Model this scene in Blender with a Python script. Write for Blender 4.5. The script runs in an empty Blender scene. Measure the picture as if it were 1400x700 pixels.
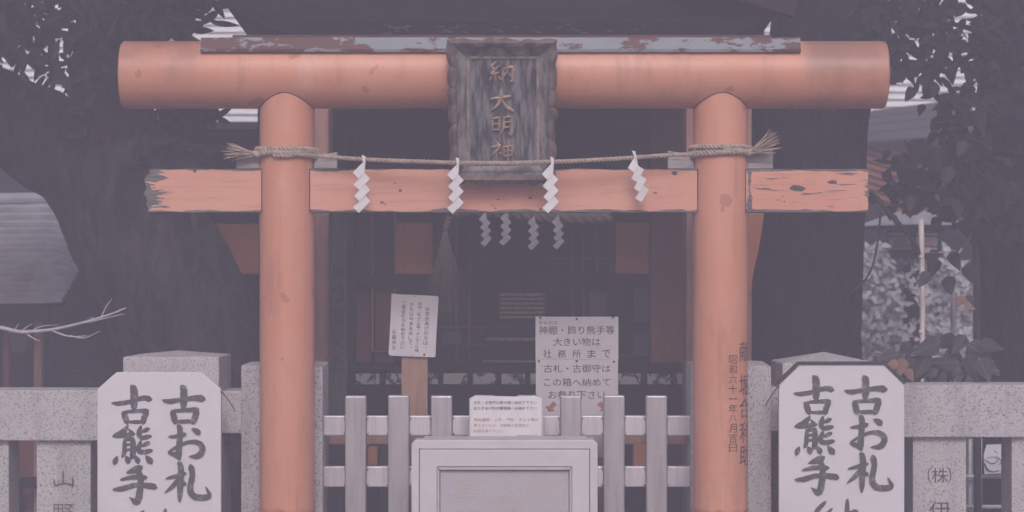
import bpy, bmesh, math, random
from mathutils import Vector, Matrix, noise
R = math.radians
random.seed(7)
sc = bpy.context.scene
col = sc.collection

# ------------------------------------------------------------------ camera, world, sun, exposure
D0, PPM, HX, HY, EYE = 9.0, 340.0, 700.0, 390.0, 1.6      # distance to the gate, px per metre there, principal column, horizon row, eye height
cam = bpy.data.cameras.new('camera')
camo = bpy.data.objects.new('camera', cam); col.objects.link(camo)
camo.location = (0, -D0, EYE); camo.rotation_euler = (R(90), 0, 0)
cam.sensor_width = 36; cam.lens = 36 * D0 * PPM / 1400
cam.shift_y = (HY - 350) / 1400
cam.clip_start = .1; cam.clip_end = 300
cam.dof.use_dof = True; cam.dof.focus_distance = 9.0; cam.dof.aperture_fstop = 3.2
sc.camera = camo

SUN_EL, SUN_AZ = 36, -3        # azimuth measured from the camera's side towards the left
w = bpy.data.worlds.new('World'); sc.world = w; w.use_nodes = True
nt = w.node_tree
sky = nt.nodes.new('ShaderNodeTexSky'); sky.sky_type = 'NISHITA'; sky.sun_disc = False
sky.sun_elevation = R(SUN_EL); sky.sun_rotation = R(180 + SUN_AZ); sky.dust_density = 6; sky.air_density = 1.0
nt.links.new(sky.outputs[0], nt.nodes['Background'].inputs[0])
nt.nodes['Background'].inputs[1].default_value = 0.1
sl = bpy.data.lights.new('sun', 'SUN'); sl.energy = 1.5; sl.angle = R(20); sl.color = (.90, .935, 1.04)
so = bpy.data.objects.new('sun', sl); col.objects.link(so)
sd = Vector((-math.sin(R(SUN_AZ)) * math.cos(R(SUN_EL)), -math.cos(R(SUN_AZ)) * math.cos(R(SUN_EL)), math.sin(R(SUN_EL))))
so.rotation_euler = sd.to_track_quat('Z', 'Y').to_euler(); so.location = (-2, -8, 10)
sc.view_settings.view_transform = 'Standard'; sc.view_settings.look = 'None'
sc.view_settings.exposure = 0.10; sc.view_settings.gamma = 1.0
sc.cycles.use_denoising = True
sc.cycles.volume_bounces = 1
sc.cycles.max_bounces = 6

# ------------------------------------------------------------------ helpers
def S(y): return (D0 + y) / D0 / PPM
def X(px, y=0.0): return (px - HX) * S(y)
def Z(py, y=0.0): return EYE + (HY - py) * S(y)
def P(px, py, y=0.0): return Vector((X(px, y), y, Z(py, y)))

class MB:
    def __init__(s): s.v = []; s.f = []
    def add(s, vs, fs):
        n = len(s.v); s.v += [Vector(v) for v in vs]; s.f += [tuple(i + n for i in f) for f in fs]; return s
    def box(s, x0, x1, y0, y1, z0, z1):
        return s.add([(x0,y0,z0),(x1,y0,z0),(x1,y1,z0),(x0,y1,z0),(x0,y0,z1),(x1,y0,z1),(x1,y1,z1),(x0,y1,z1)],
                     [(0,3,2,1),(4,5,6,7),(0,1,5,4),(1,2,6,5),(2,3,7,6),(3,0,4,7)])
    def prism(s, pts, y0, y1):            # outline in x,z (clockwise or not), extruded in y
        n = len(pts)
        a = [(p[0], y0, p[1]) for p in pts] + [(p[0], y1, p[1]) for p in pts]
        return s.add(a, [tuple(range(n)), tuple(range(2*n-1, n-1, -1))] + [((i+1)%n, i, i+n, (i+1)%n+n) for i in range(n)])
    def tube(s, pts, rad, n=8, cap=True, jit=0.0, seed=0):
        pts = [Vector(p) for p in pts]; k = len(pts)
        if not hasattr(rad, '__len__'): rad = [rad] * k
        t0 = (pts[1]-pts[0]).normalized()
        u = t0.orthogonal().normalized(); vs = []
        for i, p in enumerate(pts):
            t = (pts[min(i+1,k-1)] - pts[max(i-1,0)]).normalized()
            u = (u - t*u.dot(t)).normalized(); b = t.cross(u)
            for j in range(n):
                a = 2*math.pi*j/n; d = u*math.cos(a) + b*math.sin(a)
                r = rad[i]
                if jit:
                    q = p + d*r
                    r *= 1 + jit*(noise.noise(q*6+Vector((seed,0,0))) + .6*noise.noise(Vector((a*4.0, q.z*2.2, seed))) )
                vs.append(p + d*r)
        fs = [(i*n+j, i*n+(j+1)%n, (i+1)*n+(j+1)%n, (i+1)*n+j) for i in range(k-1) for j in range(n)]
        if cap: fs += [tuple(range(n-1,-1,-1)), tuple((k-1)*n+j for j in range(n))]
        return s.add(vs, fs)

def org(o):
    v = Vector((0,0,0))
    while o: v += o.location; o = o.parent
    return v
def build(name, mb, mat, parent=None, bevel=0, smooth=False, loc=None, local=False, seg=2):
    """link mb as one mesh; coordinates are world ones unless local"""
    o = bpy.data.objects.new(name, None if mb is None else bpy.data.meshes.new(name))
    off = Vector((0,0,0)) if local else (org(parent) if parent else Vector((0,0,0)))
    if loc is not None: o.location = Vector(loc) - off; off = Vector((0,0,0)) if local else Vector(loc)
    m = o.data
    m.from_pydata([tuple(v - off) for v in mb.v], [], mb.f)
    bm = bmesh.new(); bm.from_mesh(m)
    bmesh.ops.recalc_face_normals(bm, faces=bm.faces)
    if bevel:
        es = [e for e in bm.edges if len(e.link_faces) == 2 and e.calc_face_angle(0) > .5]
        bmesh.ops.bevel(bm, geom=es, offset=bevel, segments=seg, affect='EDGES', profile=.6)
    bm.to_mesh(m); bm.free()
    if smooth:
        for p in m.polygons: p.use_smooth = True
        if smooth != 'all':
            try: m.set_sharp_from_angle(angle=R(40))
            except Exception: pass
    m.materials.append(mat); col.objects.link(o); o.parent = parent
    return o
def tag(o, label, cat, group=None):
    o['label'] = label; o['category'] = cat
    if group: o['group'] = group
    return o
def thing(name, label, cat, loc=(0,0,0), group=None):
    o = bpy.data.objects.new(name, None); col.objects.link(o); o.location = loc; o.empty_display_size = .1
    return tag(o, label, cat, group)
def struct(o): o['kind'] = 'structure'; return o
def dup(o, parent=None, loc=None, rot=None):
    c = o.copy(); col.objects.link(c); c.parent = parent
    if loc is not None: c.location = loc
    if rot is not None: c.rotation_euler = rot
    for ch in o.children: dup(ch, c)
    return c
def catmull(pts, n):
    q = [Vector(p) for p in pts]; q = [q[0]*2-q[1]] + q + [q[-1]*2-q[-2]]; out = []
    for i in range(1, len(q)-2):
        for k in range(n):
            t = k/n; a,b,c,d = q[i-1],q[i],q[i+1],q[i+2]
            out.append(.5*((2*b)+(c-a)*t+(2*a-5*b+4*c-d)*t*t+(3*b-a-3*c+d)*t**3))
    return out + [q[-2]]

# ------------------------------------------------------------------ materials
class NT:
    def __init__(s, name):
        s.m = bpy.data.materials.new(name); s.m.use_nodes = True; s.t = s.m.node_tree
        s.b = s.t.nodes['Principled BSDF']; s.co = s.t.nodes.new('ShaderNodeTexCoord')
        s.info = s.t.nodes.new('ShaderNodeObjectInfo')
        s.off = s.vec('ADD', s.co.outputs['Object'], s.sc3(s.info.outputs['Random'], 37.0))
    def lk(s, a, b): s.t.links.new(a, b)
    def val(s, sock, v):
        if hasattr(v, 'is_output'): s.lk(v, sock)
        elif isinstance(v, (tuple, list)): sock.default_value = (*v, 1) if len(v) == 3 and len(sock.default_value) == 4 else v
        else: sock.default_value = v
    def vec(s, op, a, b):
        n = s.t.nodes.new('ShaderNodeVectorMath'); n.operation = op; s.val(n.inputs[0], a); s.val(n.inputs[1], b); return n.outputs[0]
    def sc3(s, v, k):
        n = s.t.nodes.new('ShaderNodeCombineXYZ')
        m = s.math('MULTIPLY', v, k)
        for i in range(3): s.lk(m, n.inputs[i])
        return n.outputs[0]
    def math(s, op, a, b=0.0, clamp=False):
        n = s.t.nodes.new('ShaderNodeMath'); n.operation = op; n.use_clamp = clamp; s.val(n.inputs[0], a); s.val(n.inputs[1], b); return n.outputs[0]
    def noise(s, scale, detail=3, rough=.55, stretch=(1,1,1), src=None, dist=0.0):
        n = s.t.nodes.new('ShaderNodeTexNoise'); n.inputs['Scale'].default_value = scale; n.inputs['Detail'].default_value = detail
        n.inputs['Roughness'].default_value = rough; n.inputs['Distortion'].default_value = dist
        s.lk(s.vec('MULTIPLY', src or s.off, stretch), n.inputs['Vector']); return n.outputs[0]
    def voro(s, scale, stretch=(1,1,1), feature='F1', out=0, rnd=1.0):
        n = s.t.nodes.new('ShaderNodeTexVoronoi'); n.feature = feature; n.inputs['Scale'].default_value = scale; n.inputs['Randomness'].default_value = rnd
        s.lk(s.vec('MULTIPLY', s.off, stretch), n.inputs['Vector']); return n.outputs[out]
    def ramp(s, v, a, b):                 # smooth 0..1 between a and b
        n = s.t.nodes.new('ShaderNodeMapRange'); n.interpolation_type = 'SMOOTHSTEP'
        s.val(n.inputs[0], v); n.inputs[1].default_value = a; n.inputs[2].default_value = b; return n.outputs[0]
    def mix(s, f, a, b):
        n = s.t.nodes.new('ShaderNodeMix'); n.data_type = 'RGBA'; s.val(n.inputs[0], f); s.val(n.inputs[6], a); s.val(n.inputs[7], b); return n.outputs[2]
    def xyz(s):
        n = s.t.nodes.new('ShaderNodeSeparateXYZ'); s.lk(s.co.outputs['Object'], n.inputs[0]); return n.outputs
    def out(s, c, rough=.6, bump=None, strength=.3, dist=.01, metal=0.0, spec=.5, coat=0.0):
        s.b.inputs['Coat Weight'].default_value = coat; s.b.inputs['Coat Roughness'].default_value = .34
        s.val(s.b.inputs['Base Color'], c); s.val(s.b.inputs['Roughness'], rough); s.b.inputs['Metallic'].default_value = metal
        s.b.inputs['Specular IOR Level'].default_value = spec
        if bump is not None:
            n = s.t.nodes.new('ShaderNodeBump'); n.inputs['Strength'].default_value = strength; n.inputs['Distance'].default_value = dist
            s.lk(bump, n.inputs['Height']); s.lk(n.outputs[0], s.b.inputs['Normal'])
        return s.m

def simple(name, c1, c2=None, scale=8, rough=.7, stretch=(1,1,1), bump=.2, spec=.3, metal=0.0, fine=None, grain=.35):
    n = NT(name); c2 = c2 or tuple(v*.7 for v in c1)
    a = n.noise(scale, 5, .6, stretch); c = n.mix(n.ramp(a, .35, .65), c1, c2)
    b = n.noise(fine or scale*6, 4, .6, stretch)
    c = n.mix(n.math('MULTIPLY', n.ramp(b, .5, .75), grain), c, tuple(v*.55 for v in c1))
    return n.out(c, rough, b, bump, .004, metal, spec)

def vermilion(name, ends=False):
    n = NT(name)
    base = n.mix(n.ramp(n.noise(2.3, 4, .6), .35, .7), (.72,.30,.185), (.75,.345,.235))
    base = n.mix(n.math('MULTIPLY', n.ramp(n.noise(260, 2, .6), .45, .7), .25), base, (.52,.20,.12))
    base = n.mix(n.math('MULTIPLY', n.ramp(n.noise(7, 7, .75, (1,1,.3)), .52, .68), .55), base, (.50,.205,.145))
    base = n.mix(n.math('MULTIPLY', n.ramp(n.noise(5, 6, .65, (4,4,.35)), .56, .70), .45), base, (.47,.20,.145))      # rain streaks
    base = n.mix(n.math('MULTIPLY', n.ramp(n.noise(4, 6, .7, (1.5,1.5,.6)), .60, .72), .4), base, (.80,.50,.40))     # chalky faded patches
    # older, browner paint under chips; a few pale and dark flecks
    chip = n.ramp(n.noise(6.5, 3, .5), .672, .685)
    base = n.mix(n.math('MULTIPLY', chip, .8), base, (.50,.19,.12))
    fl = n.ramp(n.voro(26), .06, .045); sel = n.ramp(n.noise(7, 2), .56, .6)
    base = n.mix(n.math('MULTIPLY', fl, sel), base, (.16,.10,.09))
    fl2 = n.ramp(n.voro(17), .05, .035); sel2 = n.ramp(n.noise(5, 2, .5, (1.3,1,1.7)), .58, .62)
    base = n.mix(n.math('MULTIPLY', fl2, sel2), base, (.75,.66,.62))
    if ends:      # rain-dirtied paint on the uncovered ends of the log
        x = n.xyz(); ax = n.math('ABSOLUTE', x[0])
        m = n.math('MULTIPLY', n.ramp(ax, 1.16, 1.24), n.ramp(n.math('ADD', n.noise(3.5, 4, .6, (1,1,1)), n.math('MULTIPLY', x[2], 1.0)), .30, .75))
        base = n.mix(n.math('MULTIPLY', m, .72), base, (.26,.13,.10))
    hgt = n.math('ADD', n.noise(120, 2), n.math('MULTIPLY', chip, -1.5))
    return n.out(base, n.math('ADD', .40, n.math('MULTIPLY', n.noise(30, 3), .2)), hgt, .15, .003, 0, .5, coat=.3)
M = {}
M['verm'] = vermilion('vermilion_paint'); M['verm_log'] = vermilion('vermilion_paint_log', True)

def grey_wood_nodes(n, stretch=(1.2,8,22), a=(.20,.18,.185), b=(.36,.33,.34)):
    g = n.noise(9, 7, .65, stretch, dist=.6)
    c = n.mix(n.ramp(g, .3, .7), a, b)
    cr = n.ramp(n.noise(7, 5, .6, (stretch[0]*.6, stretch[1], stretch[2]*1.6)), .60, .66)
    return n.mix(cr, c, (.055,.05,.055)), g, cr
def peel_beam():
    n = NT('peeling_vermilion_beam')
    wood, g, cr = grey_wood_nodes(n, (1.2,8,22), (.09,.08,.085), (.24,.215,.225))
    x = n.xyz()
    paint = n.mix(n.ramp(n.noise(2, 4), .3, .7), (.75,.345,.25), (.78,.41,.31))
    paint = n.mix(n.math('MULTIPLY', n.ramp(n.noise(230, 2, .6), .45, .7), .25), paint, (.55,.24,.17))
    paint = n.mix(n.math('MULTIPLY', n.ramp(n.noise(5, 7, .68, (1,6,16)), .50, .68), .55), paint, (.58,.245,.17))
    ax = n.math('ABSOLUTE', x[0]); dend = n.math('SUBTRACT', 1.452, ax)                 # to the ends
    dedge = n.math('SUBTRACT', .088, n.math('ABSOLUTE', x[2]))                            # to the arrises
    ns = n.noise(3.2, 6, .62, (2.0,3,13)); nb = n.noise(5, 5, .6, (1,3,3.5))
    jag = n.math('MULTIPLY', n.math('MULTIPLY', n.math('SUBTRACT', ns, .40), .62), n.math('SUBTRACT', 1.0, n.math('MULTIPLY', n.ramp(x[0], -.2, .2), .72)))
    left = n.ramp(n.math('SUBTRACT', n.math('SUBTRACT', dend, jag), n.math('MULTIPLY', n.ramp(x[0], -.2, .2), -.02)), .008, .0)
    edge = n.ramp(n.math('SUBTRACT', dedge, n.math('MULTIPLY', n.math('SUBTRACT', nb, .37), .045)), .003, .001)
    right = n.math('MULTIPLY', n.ramp(x[0], .92, 1.05), n.ramp(n.noise(5.5, 6, .65, (1.2,3,16)), .605, .62))
    pil = n.ramp(n.math('ADD', n.math('ABSOLUTE', n.math('SUBTRACT', x[0], .978)), n.math('MULTIPLY', n.noise(11, 3), -.075)), -.028, -.034)
    p = n.math('MAXIMUM', n.math('MAXIMUM', left, edge), n.math('MAXIMUM', right, pil))
    spots = n.ramp(n.noise(11, 4, .6, (1,1,2.2)), .70, .715); p = n.math('MAXIMUM', p, spots)
    dk = 0.0
    for (kx, kz, ka, kb) in ((1.169,.009,.042,.017),(1.307,.030,.034,.015),(-.419,.0,.010,.010),(.678,.070,.020,.016),(-.44,.03,.014,.006),(-1.24,.083,.014,.018),(.10,-.03,.012,.007),(.60,-.01,.016,.006)):
        ex = n.math('DIVIDE', n.math('SUBTRACT', x[0], kx), ka); ez = n.math('DIVIDE', n.math('SUBTRACT', x[2], kz), kb)
        r2 = n.math('ADD', n.math('ADD', n.math('MULTIPLY', ex, ex), n.math('MULTIPLY', ez, ez)), n.math('MULTIPLY', n.noise(16, 4, .65, (1,2,3)), 1.9))
        dk = n.math('MAXIMUM', dk, n.ramp(r2, 1.42, 1.25))
    p = n.math('MAXIMUM', p, dk)
    c = n.mix(p, paint, n.mix(n.math('MULTIPLY', dk, .6), wood, (.05,.042,.042)))
    h = n.math('ADD', n.math('MULTIPLY', p, -.8), n.math('MULTIPLY', g, .5))
    return n.out(c, .62, h, .35, .004, 0, .3)
M['beam'] = peel_beam()
def greywood(name, stretch, a=(.20,.18,.185), b=(.36,.33,.34), bump=.5):
    n = NT(name); c, g, cr = grey_wood_nodes(n, stretch, a, b)
    return n.out(c, .8, n.math('SUBTRACT', g, cr), bump, .004, 0, .2)
M['wedge'] = greywood('weathered_wedge_wood', (1.2,6,22), (.30,.27,.27), (.48,.44,.44))
M['plaque_wood'] = simple('weathered_plaque_wood', (.22,.205,.225), (.045,.042,.05), 7, .8, (8,8,.7), .5, .2, 0.0, 20)
M['frame_wood'] = simple('carved_frame_wood', (.235,.175,.155), (.115,.085,.078), 16, .8, (1,1,1), .6, .2)
M['frame_in'] = simple('pale_frame_wood', (.33,.295,.30), (.10,.09,.095), 9, .8, (3,3,1), .5, .2)
M['plank'] = greywood('grey_plank', (16,8,1.2), (.035,.034,.036), (.08,.078,.08), .4)
M['stake'] = simple('raw_timber', (.42,.25,.19), (.34,.20,.155), 6, .75, (9,4,.9), .2)
def strip():
    n = NT('peeling_tin_cap')
    x = n.xyz()
    k = n.noise(8, 8, .68, (1,2,2.2)); thr = n.math('ADD', k, n.math('MULTIPLY', n.ramp(n.math('ADD', n.math('ABSOLUTE', n.math('SUBTRACT', x[0], .10)), n.math('MULTIPLY', n.noise(2.2, 3), .5)), .60, 1.40), -.12))
    m = n.ramp(thr, .435, .45)
    c = n.mix(m, n.mix(n.noise(30, 3), (.16,.055,.045), (.10,.05,.045)), n.mix(n.noise(12, 4), (.22,.235,.27), (.32,.33,.37)))
    return n.out(c, .55, n.math('SUBTRACT', 0.0, m), .3, .003, 0, .4)
M['tin'] = strip()
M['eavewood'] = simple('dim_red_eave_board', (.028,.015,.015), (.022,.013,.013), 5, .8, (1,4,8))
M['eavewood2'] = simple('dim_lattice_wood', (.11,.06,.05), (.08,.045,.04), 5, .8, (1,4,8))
M['redwood'] = simple('old_red_board', (.16,.065,.05), (.10,.05,.045), 5, .8, (1,4,8))
def granite():
    n = NT('granite')
    c = n.mix(n.ramp(n.noise(3, 3), .35, .65), (.50,.465,.49), (.57,.53,.555))
    c = n.mix(n.math('MULTIPLY', n.ramp(n.noise(140, 2, .6), .4, .6), .6), c, (.66,.615,.64))
    f = n.ramp(n.noise(125, 4, .7), .565, .61)
    c = n.mix(n.math('MULTIPLY', f, .9), c, (.105,.095,.11))
    c = n.mix(n.math('MULTIPLY', n.ramp(n.noise(60, 2), .6, .68), .5), c, (.25,.22,.24))
    st = n.math('MULTIPLY', n.ramp(n.noise(2.5, 6, .65, (3,3,.5)), .5, .72), .38)
    c = n.mix(st, c, (.20,.18,.19))
    return n.out(c, .75, n.noise(150, 2), .25, .002, 0, .3)
M['granite'] = granite()
def sign_white():
    n = NT('white_sign_paint')
    c = n.mix(n.ramp(n.noise(3, 5, .6, (1,1,.5)), .4, .75), (.77,.72,.78), (.71,.665,.72))
    sp = n.math('MULTIPLY', n.ramp(n.voro(22), .07, .04), n.ramp(n.noise(6, 3), .52, .6))
    c = n.mix(n.math('MULTIPLY', sp, .6), c, (.35,.27,.25))
    return n.out(c, .5, n.noise(40, 2), .06, .002, 0, .4)
M['sign'] = sign_white()
M['paper'] = simple('white_paper', (.86,.82,.86), (.80,.765,.80), 12, .8, (1,1,1), .05, .2, grain=.10)
M['card'] = simple('notice_board_white', (.60,.56,.60), (.56,.52,.56), 5, .55, (1,1,1), .05, .3, grain=.10)
M['card2'] = simple('weathered_notice_white', (.72,.68,.72), (.66,.62,.66), 7, .55, (1,1,1), .08, .3, grain=.10)
M['white_metal'] = simple('white_enamel_metal', (.70,.655,.71), (.64,.60,.645), 4, .4, (1,1,1), .04, .5, grain=.10)
M['panel_metal'] = simple('grey_steel_panel', (.55,.51,.56), (.51,.47,.515), 90, .45, (1,1,1), .15, .5, 0.0, 300)
def ink(name, c1, c2, s=30, thr=.62):
    n = NT(name); c = n.mix(n.ramp(n.noise(s, 4, .6, (1,1,1), dist=.5), thr-.06, thr+.06), c1, c2)
    return n.out(c, .55, None, spec=.4)
M['ink'] = ink('brushed_black_paint', (.095,.09,.10), (.24,.23,.25), 38, .60)
M['print'] = ink('black_print', (.06,.055,.06), (.10,.09,.10))
M['redprint'] = ink('faded_red_print', (.48,.26,.25), (.56,.34,.33))
M['redarrow'] = ink('red_arrow_paint', (.42,.15,.13), (.50,.20,.17))
M['pillar_ink'] = ink('worn_black_lettering', (.07,.055,.06), (.62,.28,.20), 60, .69)
M['faint'] = ink('faint_pink_lettering', (.585,.475,.475), (.55,.475,.49), 40)
M['mould'] = simple('pale_moulding_metal', (.62,.575,.62), (.54,.50,.54), 12, .4, (1,1,1), .05, .5, grain=.10)
M['carve'] = ink('engraved_stone_dark', (.07,.06,.065), (.16,.13,.14), 90, .6)
M['carve_brown'] = ink('engraved_stone_brown', (.17,.10,.095), (.28,.20,.19), 90, .6)
M['gold'] = simple('worn_gilding', (.62,.44,.35), (.42,.29,.235), 45, .5, (1,1,1), .4, .5)
M['beadwood'] = simple('worn_bead_wood', (.40,.30,.26), (.20,.15,.135), 30, .7, (1,1,.6), .3, .2)
M['dimgold'] = simple('dull_gilding', (.30,.19,.12), (.10,.06,.05), 60, .4, (1,1,1), .4, .6)
def alu(name='aluminium', k=1.0):
    n = NT(name)
    c = n.mix(n.ramp(n.noise(5, 5, .6, (8,8,.6)), .35, .7), tuple(v*k for v in (.52,.485,.53)), tuple(v*k for v in (.40,.37,.405)))
    c = n.mix(n.math('MULTIPLY', n.ramp(n.noise(16, 5, .7), .58, .7), .5), c, (.66,.61,.64))
    return n.out(c, n.math('ADD', .33, n.math('MULTIPLY', n.noise(9, 4), .3)), n.noise(60, 3, .5, (6,6,.4)), .05, .001, .55, .5)
M['alu'] = alu(); M['alu_rail'] = alu('bright_aluminium', 1.35)
M['steel'] = simple('galvanised_steel', (.84,.80,.84), (.72,.68,.72), 20, .5, (1,1,1), .1, .5)
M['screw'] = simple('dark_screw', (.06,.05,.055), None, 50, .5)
M['straw'] = simple('straw_rope', (.56,.44,.38), (.42,.32,.27), 40, .9, (1,1,1), .5, .1)
M['straw_dim'] = simple('dim_straw_rope', (.17,.13,.115), (.12,.095,.085), 30, .9, (1,1,1), .5, .1)  # darker straw tone for the inner rope
M['paper_dim'] = simple('dim_paper', (.38,.355,.385), (.31,.29,.315), 12, .8, (1,1,1), .1, .1)  # darker paper tone for the inner streamers
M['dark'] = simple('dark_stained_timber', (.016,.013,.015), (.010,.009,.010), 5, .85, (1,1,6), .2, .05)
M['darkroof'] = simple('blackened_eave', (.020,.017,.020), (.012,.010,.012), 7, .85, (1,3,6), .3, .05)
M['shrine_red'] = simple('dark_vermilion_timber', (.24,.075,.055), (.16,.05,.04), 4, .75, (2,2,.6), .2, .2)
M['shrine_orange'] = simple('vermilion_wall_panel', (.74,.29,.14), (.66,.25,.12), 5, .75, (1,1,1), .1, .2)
M['brown'] = simple('reddish_brown_post', (.42,.225,.185), (.32,.165,.14), 5, .75, (6,6,.8), .25, .2)
M['bracket'] = simple('orange_bracket', (.62,.24,.12), (.52,.20,.11), 5, .7)
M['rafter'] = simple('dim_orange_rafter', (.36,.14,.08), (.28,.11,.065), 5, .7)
M['greypanel'] = simple('dusty_glass', (.06,.058,.065), (.05,.048,.055), 5, .5)
def joist_white():
    n = NT('flaking_white_end')
    m = n.ramp(n.noise(7, 5, .65, (1.6,1,1.6), dist=1.2), .5, .55)
    return n.out(n.mix(m, (.46,.44,.46), (.05,.045,.05)), .8, m, .3, .003, 0, .2)
M['joist'] = joist_white()
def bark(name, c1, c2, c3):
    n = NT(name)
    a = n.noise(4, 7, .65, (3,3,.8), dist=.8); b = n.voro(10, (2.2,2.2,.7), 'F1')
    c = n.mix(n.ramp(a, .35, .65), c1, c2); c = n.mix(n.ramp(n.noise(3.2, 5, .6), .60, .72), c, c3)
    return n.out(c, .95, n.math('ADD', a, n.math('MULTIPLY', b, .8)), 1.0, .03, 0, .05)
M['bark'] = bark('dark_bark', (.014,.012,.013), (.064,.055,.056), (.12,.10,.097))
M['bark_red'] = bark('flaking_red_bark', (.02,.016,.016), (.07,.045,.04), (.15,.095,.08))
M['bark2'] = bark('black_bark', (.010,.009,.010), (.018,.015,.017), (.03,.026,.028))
def leafmat(name, c1, c2, vein=True):
    n = NT(name)
    r = n.info.outputs['Random']
    c = n.mix(n.noise(2.0, 3), c1, c2)
    if vein == 'veins':
        x = n.xyz(); ax = n.math('ABSOLUTE', x[0])
        mid = n.ramp(ax, .0022, .0008)
        w_ = n.math('SINE', n.math('MULTIPLY', n.math('SUBTRACT', x[1], n.math('MULTIPLY', ax, .9)), 420.0))
        side = n.math('MULTIPLY', n.ramp(w_, .72, .95), .55)
        c = n.mix(n.math('MAXIMUM', mid, side), c, tuple(min(1, v*2.1) for v in c2))
        c = n.mix(n.math('MULTIPLY', r, .5), c, tuple(v*.45 for v in c1))
    return n.out(c, .55, n.noise(90, 2) if vein else None, .2, .002, 0, .15)
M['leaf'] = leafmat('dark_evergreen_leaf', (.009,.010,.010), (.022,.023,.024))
M['leaf_vine'] = leafmat('broad_leaf', (.018,.019,.02), (.045,.046,.048), 'veins')
M['leaf_rail'] = leafmat('grey_green_leaf', (.045,.047,.05), (.11,.11,.118), 'veins')
M['leaf_dry'] = leafmat('dry_orange_leaf', (.24,.14,.105), (.30,.18,.135))
M['leaf_pale'] = leafmat('pale_shrub_leaf', (.45,.45,.465), (.80,.79,.82))
M['twig'] = simple('pale_bare_twig', (.56,.51,.53), (.45,.41,.43), 30, .8)
M['stem'] = simple('dark_stem', (.03,.027,.028), (.022,.02,.021), 20, .8)
M['siding'] = simple('white_siding', (.88,.865,.90), (.83,.815,.85), 3, .6, (1,1,6), .05, .3)
M['shingle'] = simple('grey_shingle', (.46,.445,.48), (.34,.325,.355), 6, .7, (1,1,1), .3, .3)
M['metalroof'] = simple('grey_metal_roof', (.10,.095,.105), (.075,.072,.08), 5, .5, (1,1,1), .1, .3)
M['bamboo'] = simple('pale_bamboo', (.82,.70,.68), (.72,.61,.59), 8, .5, (3,3,1), .1, .4)
M['bamboo_grey'] = simple('grey_bamboo', (.62,.59,.62), (.52,.49,.52), 8, .5, (3,3,1), .1, .4)
M['lampaper'] = simple('lantern_paper', (.60,.58,.62), (.52,.50,.54), 10, .8)
M['lampdot'] = simple('orange_lantern_mark', (.62,.33,.24), (.52,.27,.2), 20, .7)
M['ground'] = simple('gravel_ground', (.20,.19,.19), (.14,.13,.135), 6, .9, (1,1,1), .5, .2, 0.0, 90)

# ------------------------------------------------------------------ lettering
_tc = {}
def glyphs(body, bold=0.0):
    k = (body, bold)
    if k not in _tc:
        c = bpy.data.curves.new('tmp', 'FONT'); c.body = body; c.resolution_u = 2; c.offset = 0.0
        o = bpy.data.objects.new('tmp', c); col.objects.link(o); bpy.context.view_layer.update()
        m = bpy.data.meshes.new_from_object(o.evaluated_get(bpy.context.evaluated_depsgraph_get()))
        v = [(q.co.x, q.co.y) for q in m.vertices]; f = [tuple(p.vertices) for p in m.polygons]
        bpy.data.objects.remove(o); bpy.data.curves.remove(c); bpy.data.meshes.remove(m)
        xs = [a[0] for a in v]; ys = [a[1] for a in v]
        _tc[k] = (v, f, min(xs), max(xs), min(ys), max(ys))
    return _tc[k]
def text(mb, body, x0, x1, y0, y1, fn, bold=0.0):      # fit to a box given in px (y down); fn maps px -> point
    v, f, a, b, c, d = glyphs(body, bold)
    mb.add([fn(x0 + (p[0]-a)/(b-a)*(x1-x0), y1 - (p[1]-c)/(d-c)*(y1-y0)) for p in v], f)
def brush(mb, strokes, fn, ridge=0.0, n=5, lift=.0003, jit=.06):
    for si, st in enumerate(strokes):
        p = catmull([Vector((a,b,c)) for a,b,c in st], n); k = len(p); L=[]; C=[]; Rr=[]
        for i, q in enumerate(p):
            t = p[min(i+1,k-1)] - p[max(i-1,0)]; t.z = 0
            if t.length < 1e-6: t = Vector((1,0,0))
            t.normalize(); nn = Vector((-t.y, t.x, 0)); h = max(q.z, .5)*.5
            e = min(i, k-1-i); h *= (.55, .88, 1)[min(e,2)]
            j1 = 1 + jit*noise.noise(Vector((i*.9, si*7.1, 1.0)))*2; j2 = 1 + jit*noise.noise(Vector((i*.9, si*7.1, 9.0)))*2
            L.append(q + nn*h*j1); Rr.append(q - nn*h*j2); C.append(q)
        def cap(i, s):
            t = (p[i]-p[i-s] if s>0 else p[i]-p[i+1]); t.z = 0; t = t.normalized() if t.length>1e-6 else Vector((0,0,0))
            return p[i] + t*max(p[i].z,.5)*.25
        vs = []
        for a, c, b in zip(L, C, Rr): vs += [fn(a.x,a.y,si*lift), fn(c.x,c.y,si*lift+ridge), fn(b.x,b.y,si*lift)]
        fs = []
        for i in range(k-1): fs += [(3*i,3*i+3,3*i+4,3*i+1),(3*i+1,3*i+4,3*i+5,3*i+2)]
        c0, c1 = cap(0,-1), cap(k-1,1); m = len(vs); vs += [fn(c0.x,c0.y,si*lift), fn(c1.x,c1.y,si*lift)]
        fs += [(m,0,1),(m,1,2),(m+1,3*k-2,3*k-3),(m+1,3*k-1,3*k-2)]
        mb.add(vs, fs)

# ------------------------------------------------------------------ ground
g = MB().add([(-20,-20,0),(20,-20,0),(20,20,0),(-20,20,0)], [(0,1,2,3)])
struct(build('ground', g, M['ground']))

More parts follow.
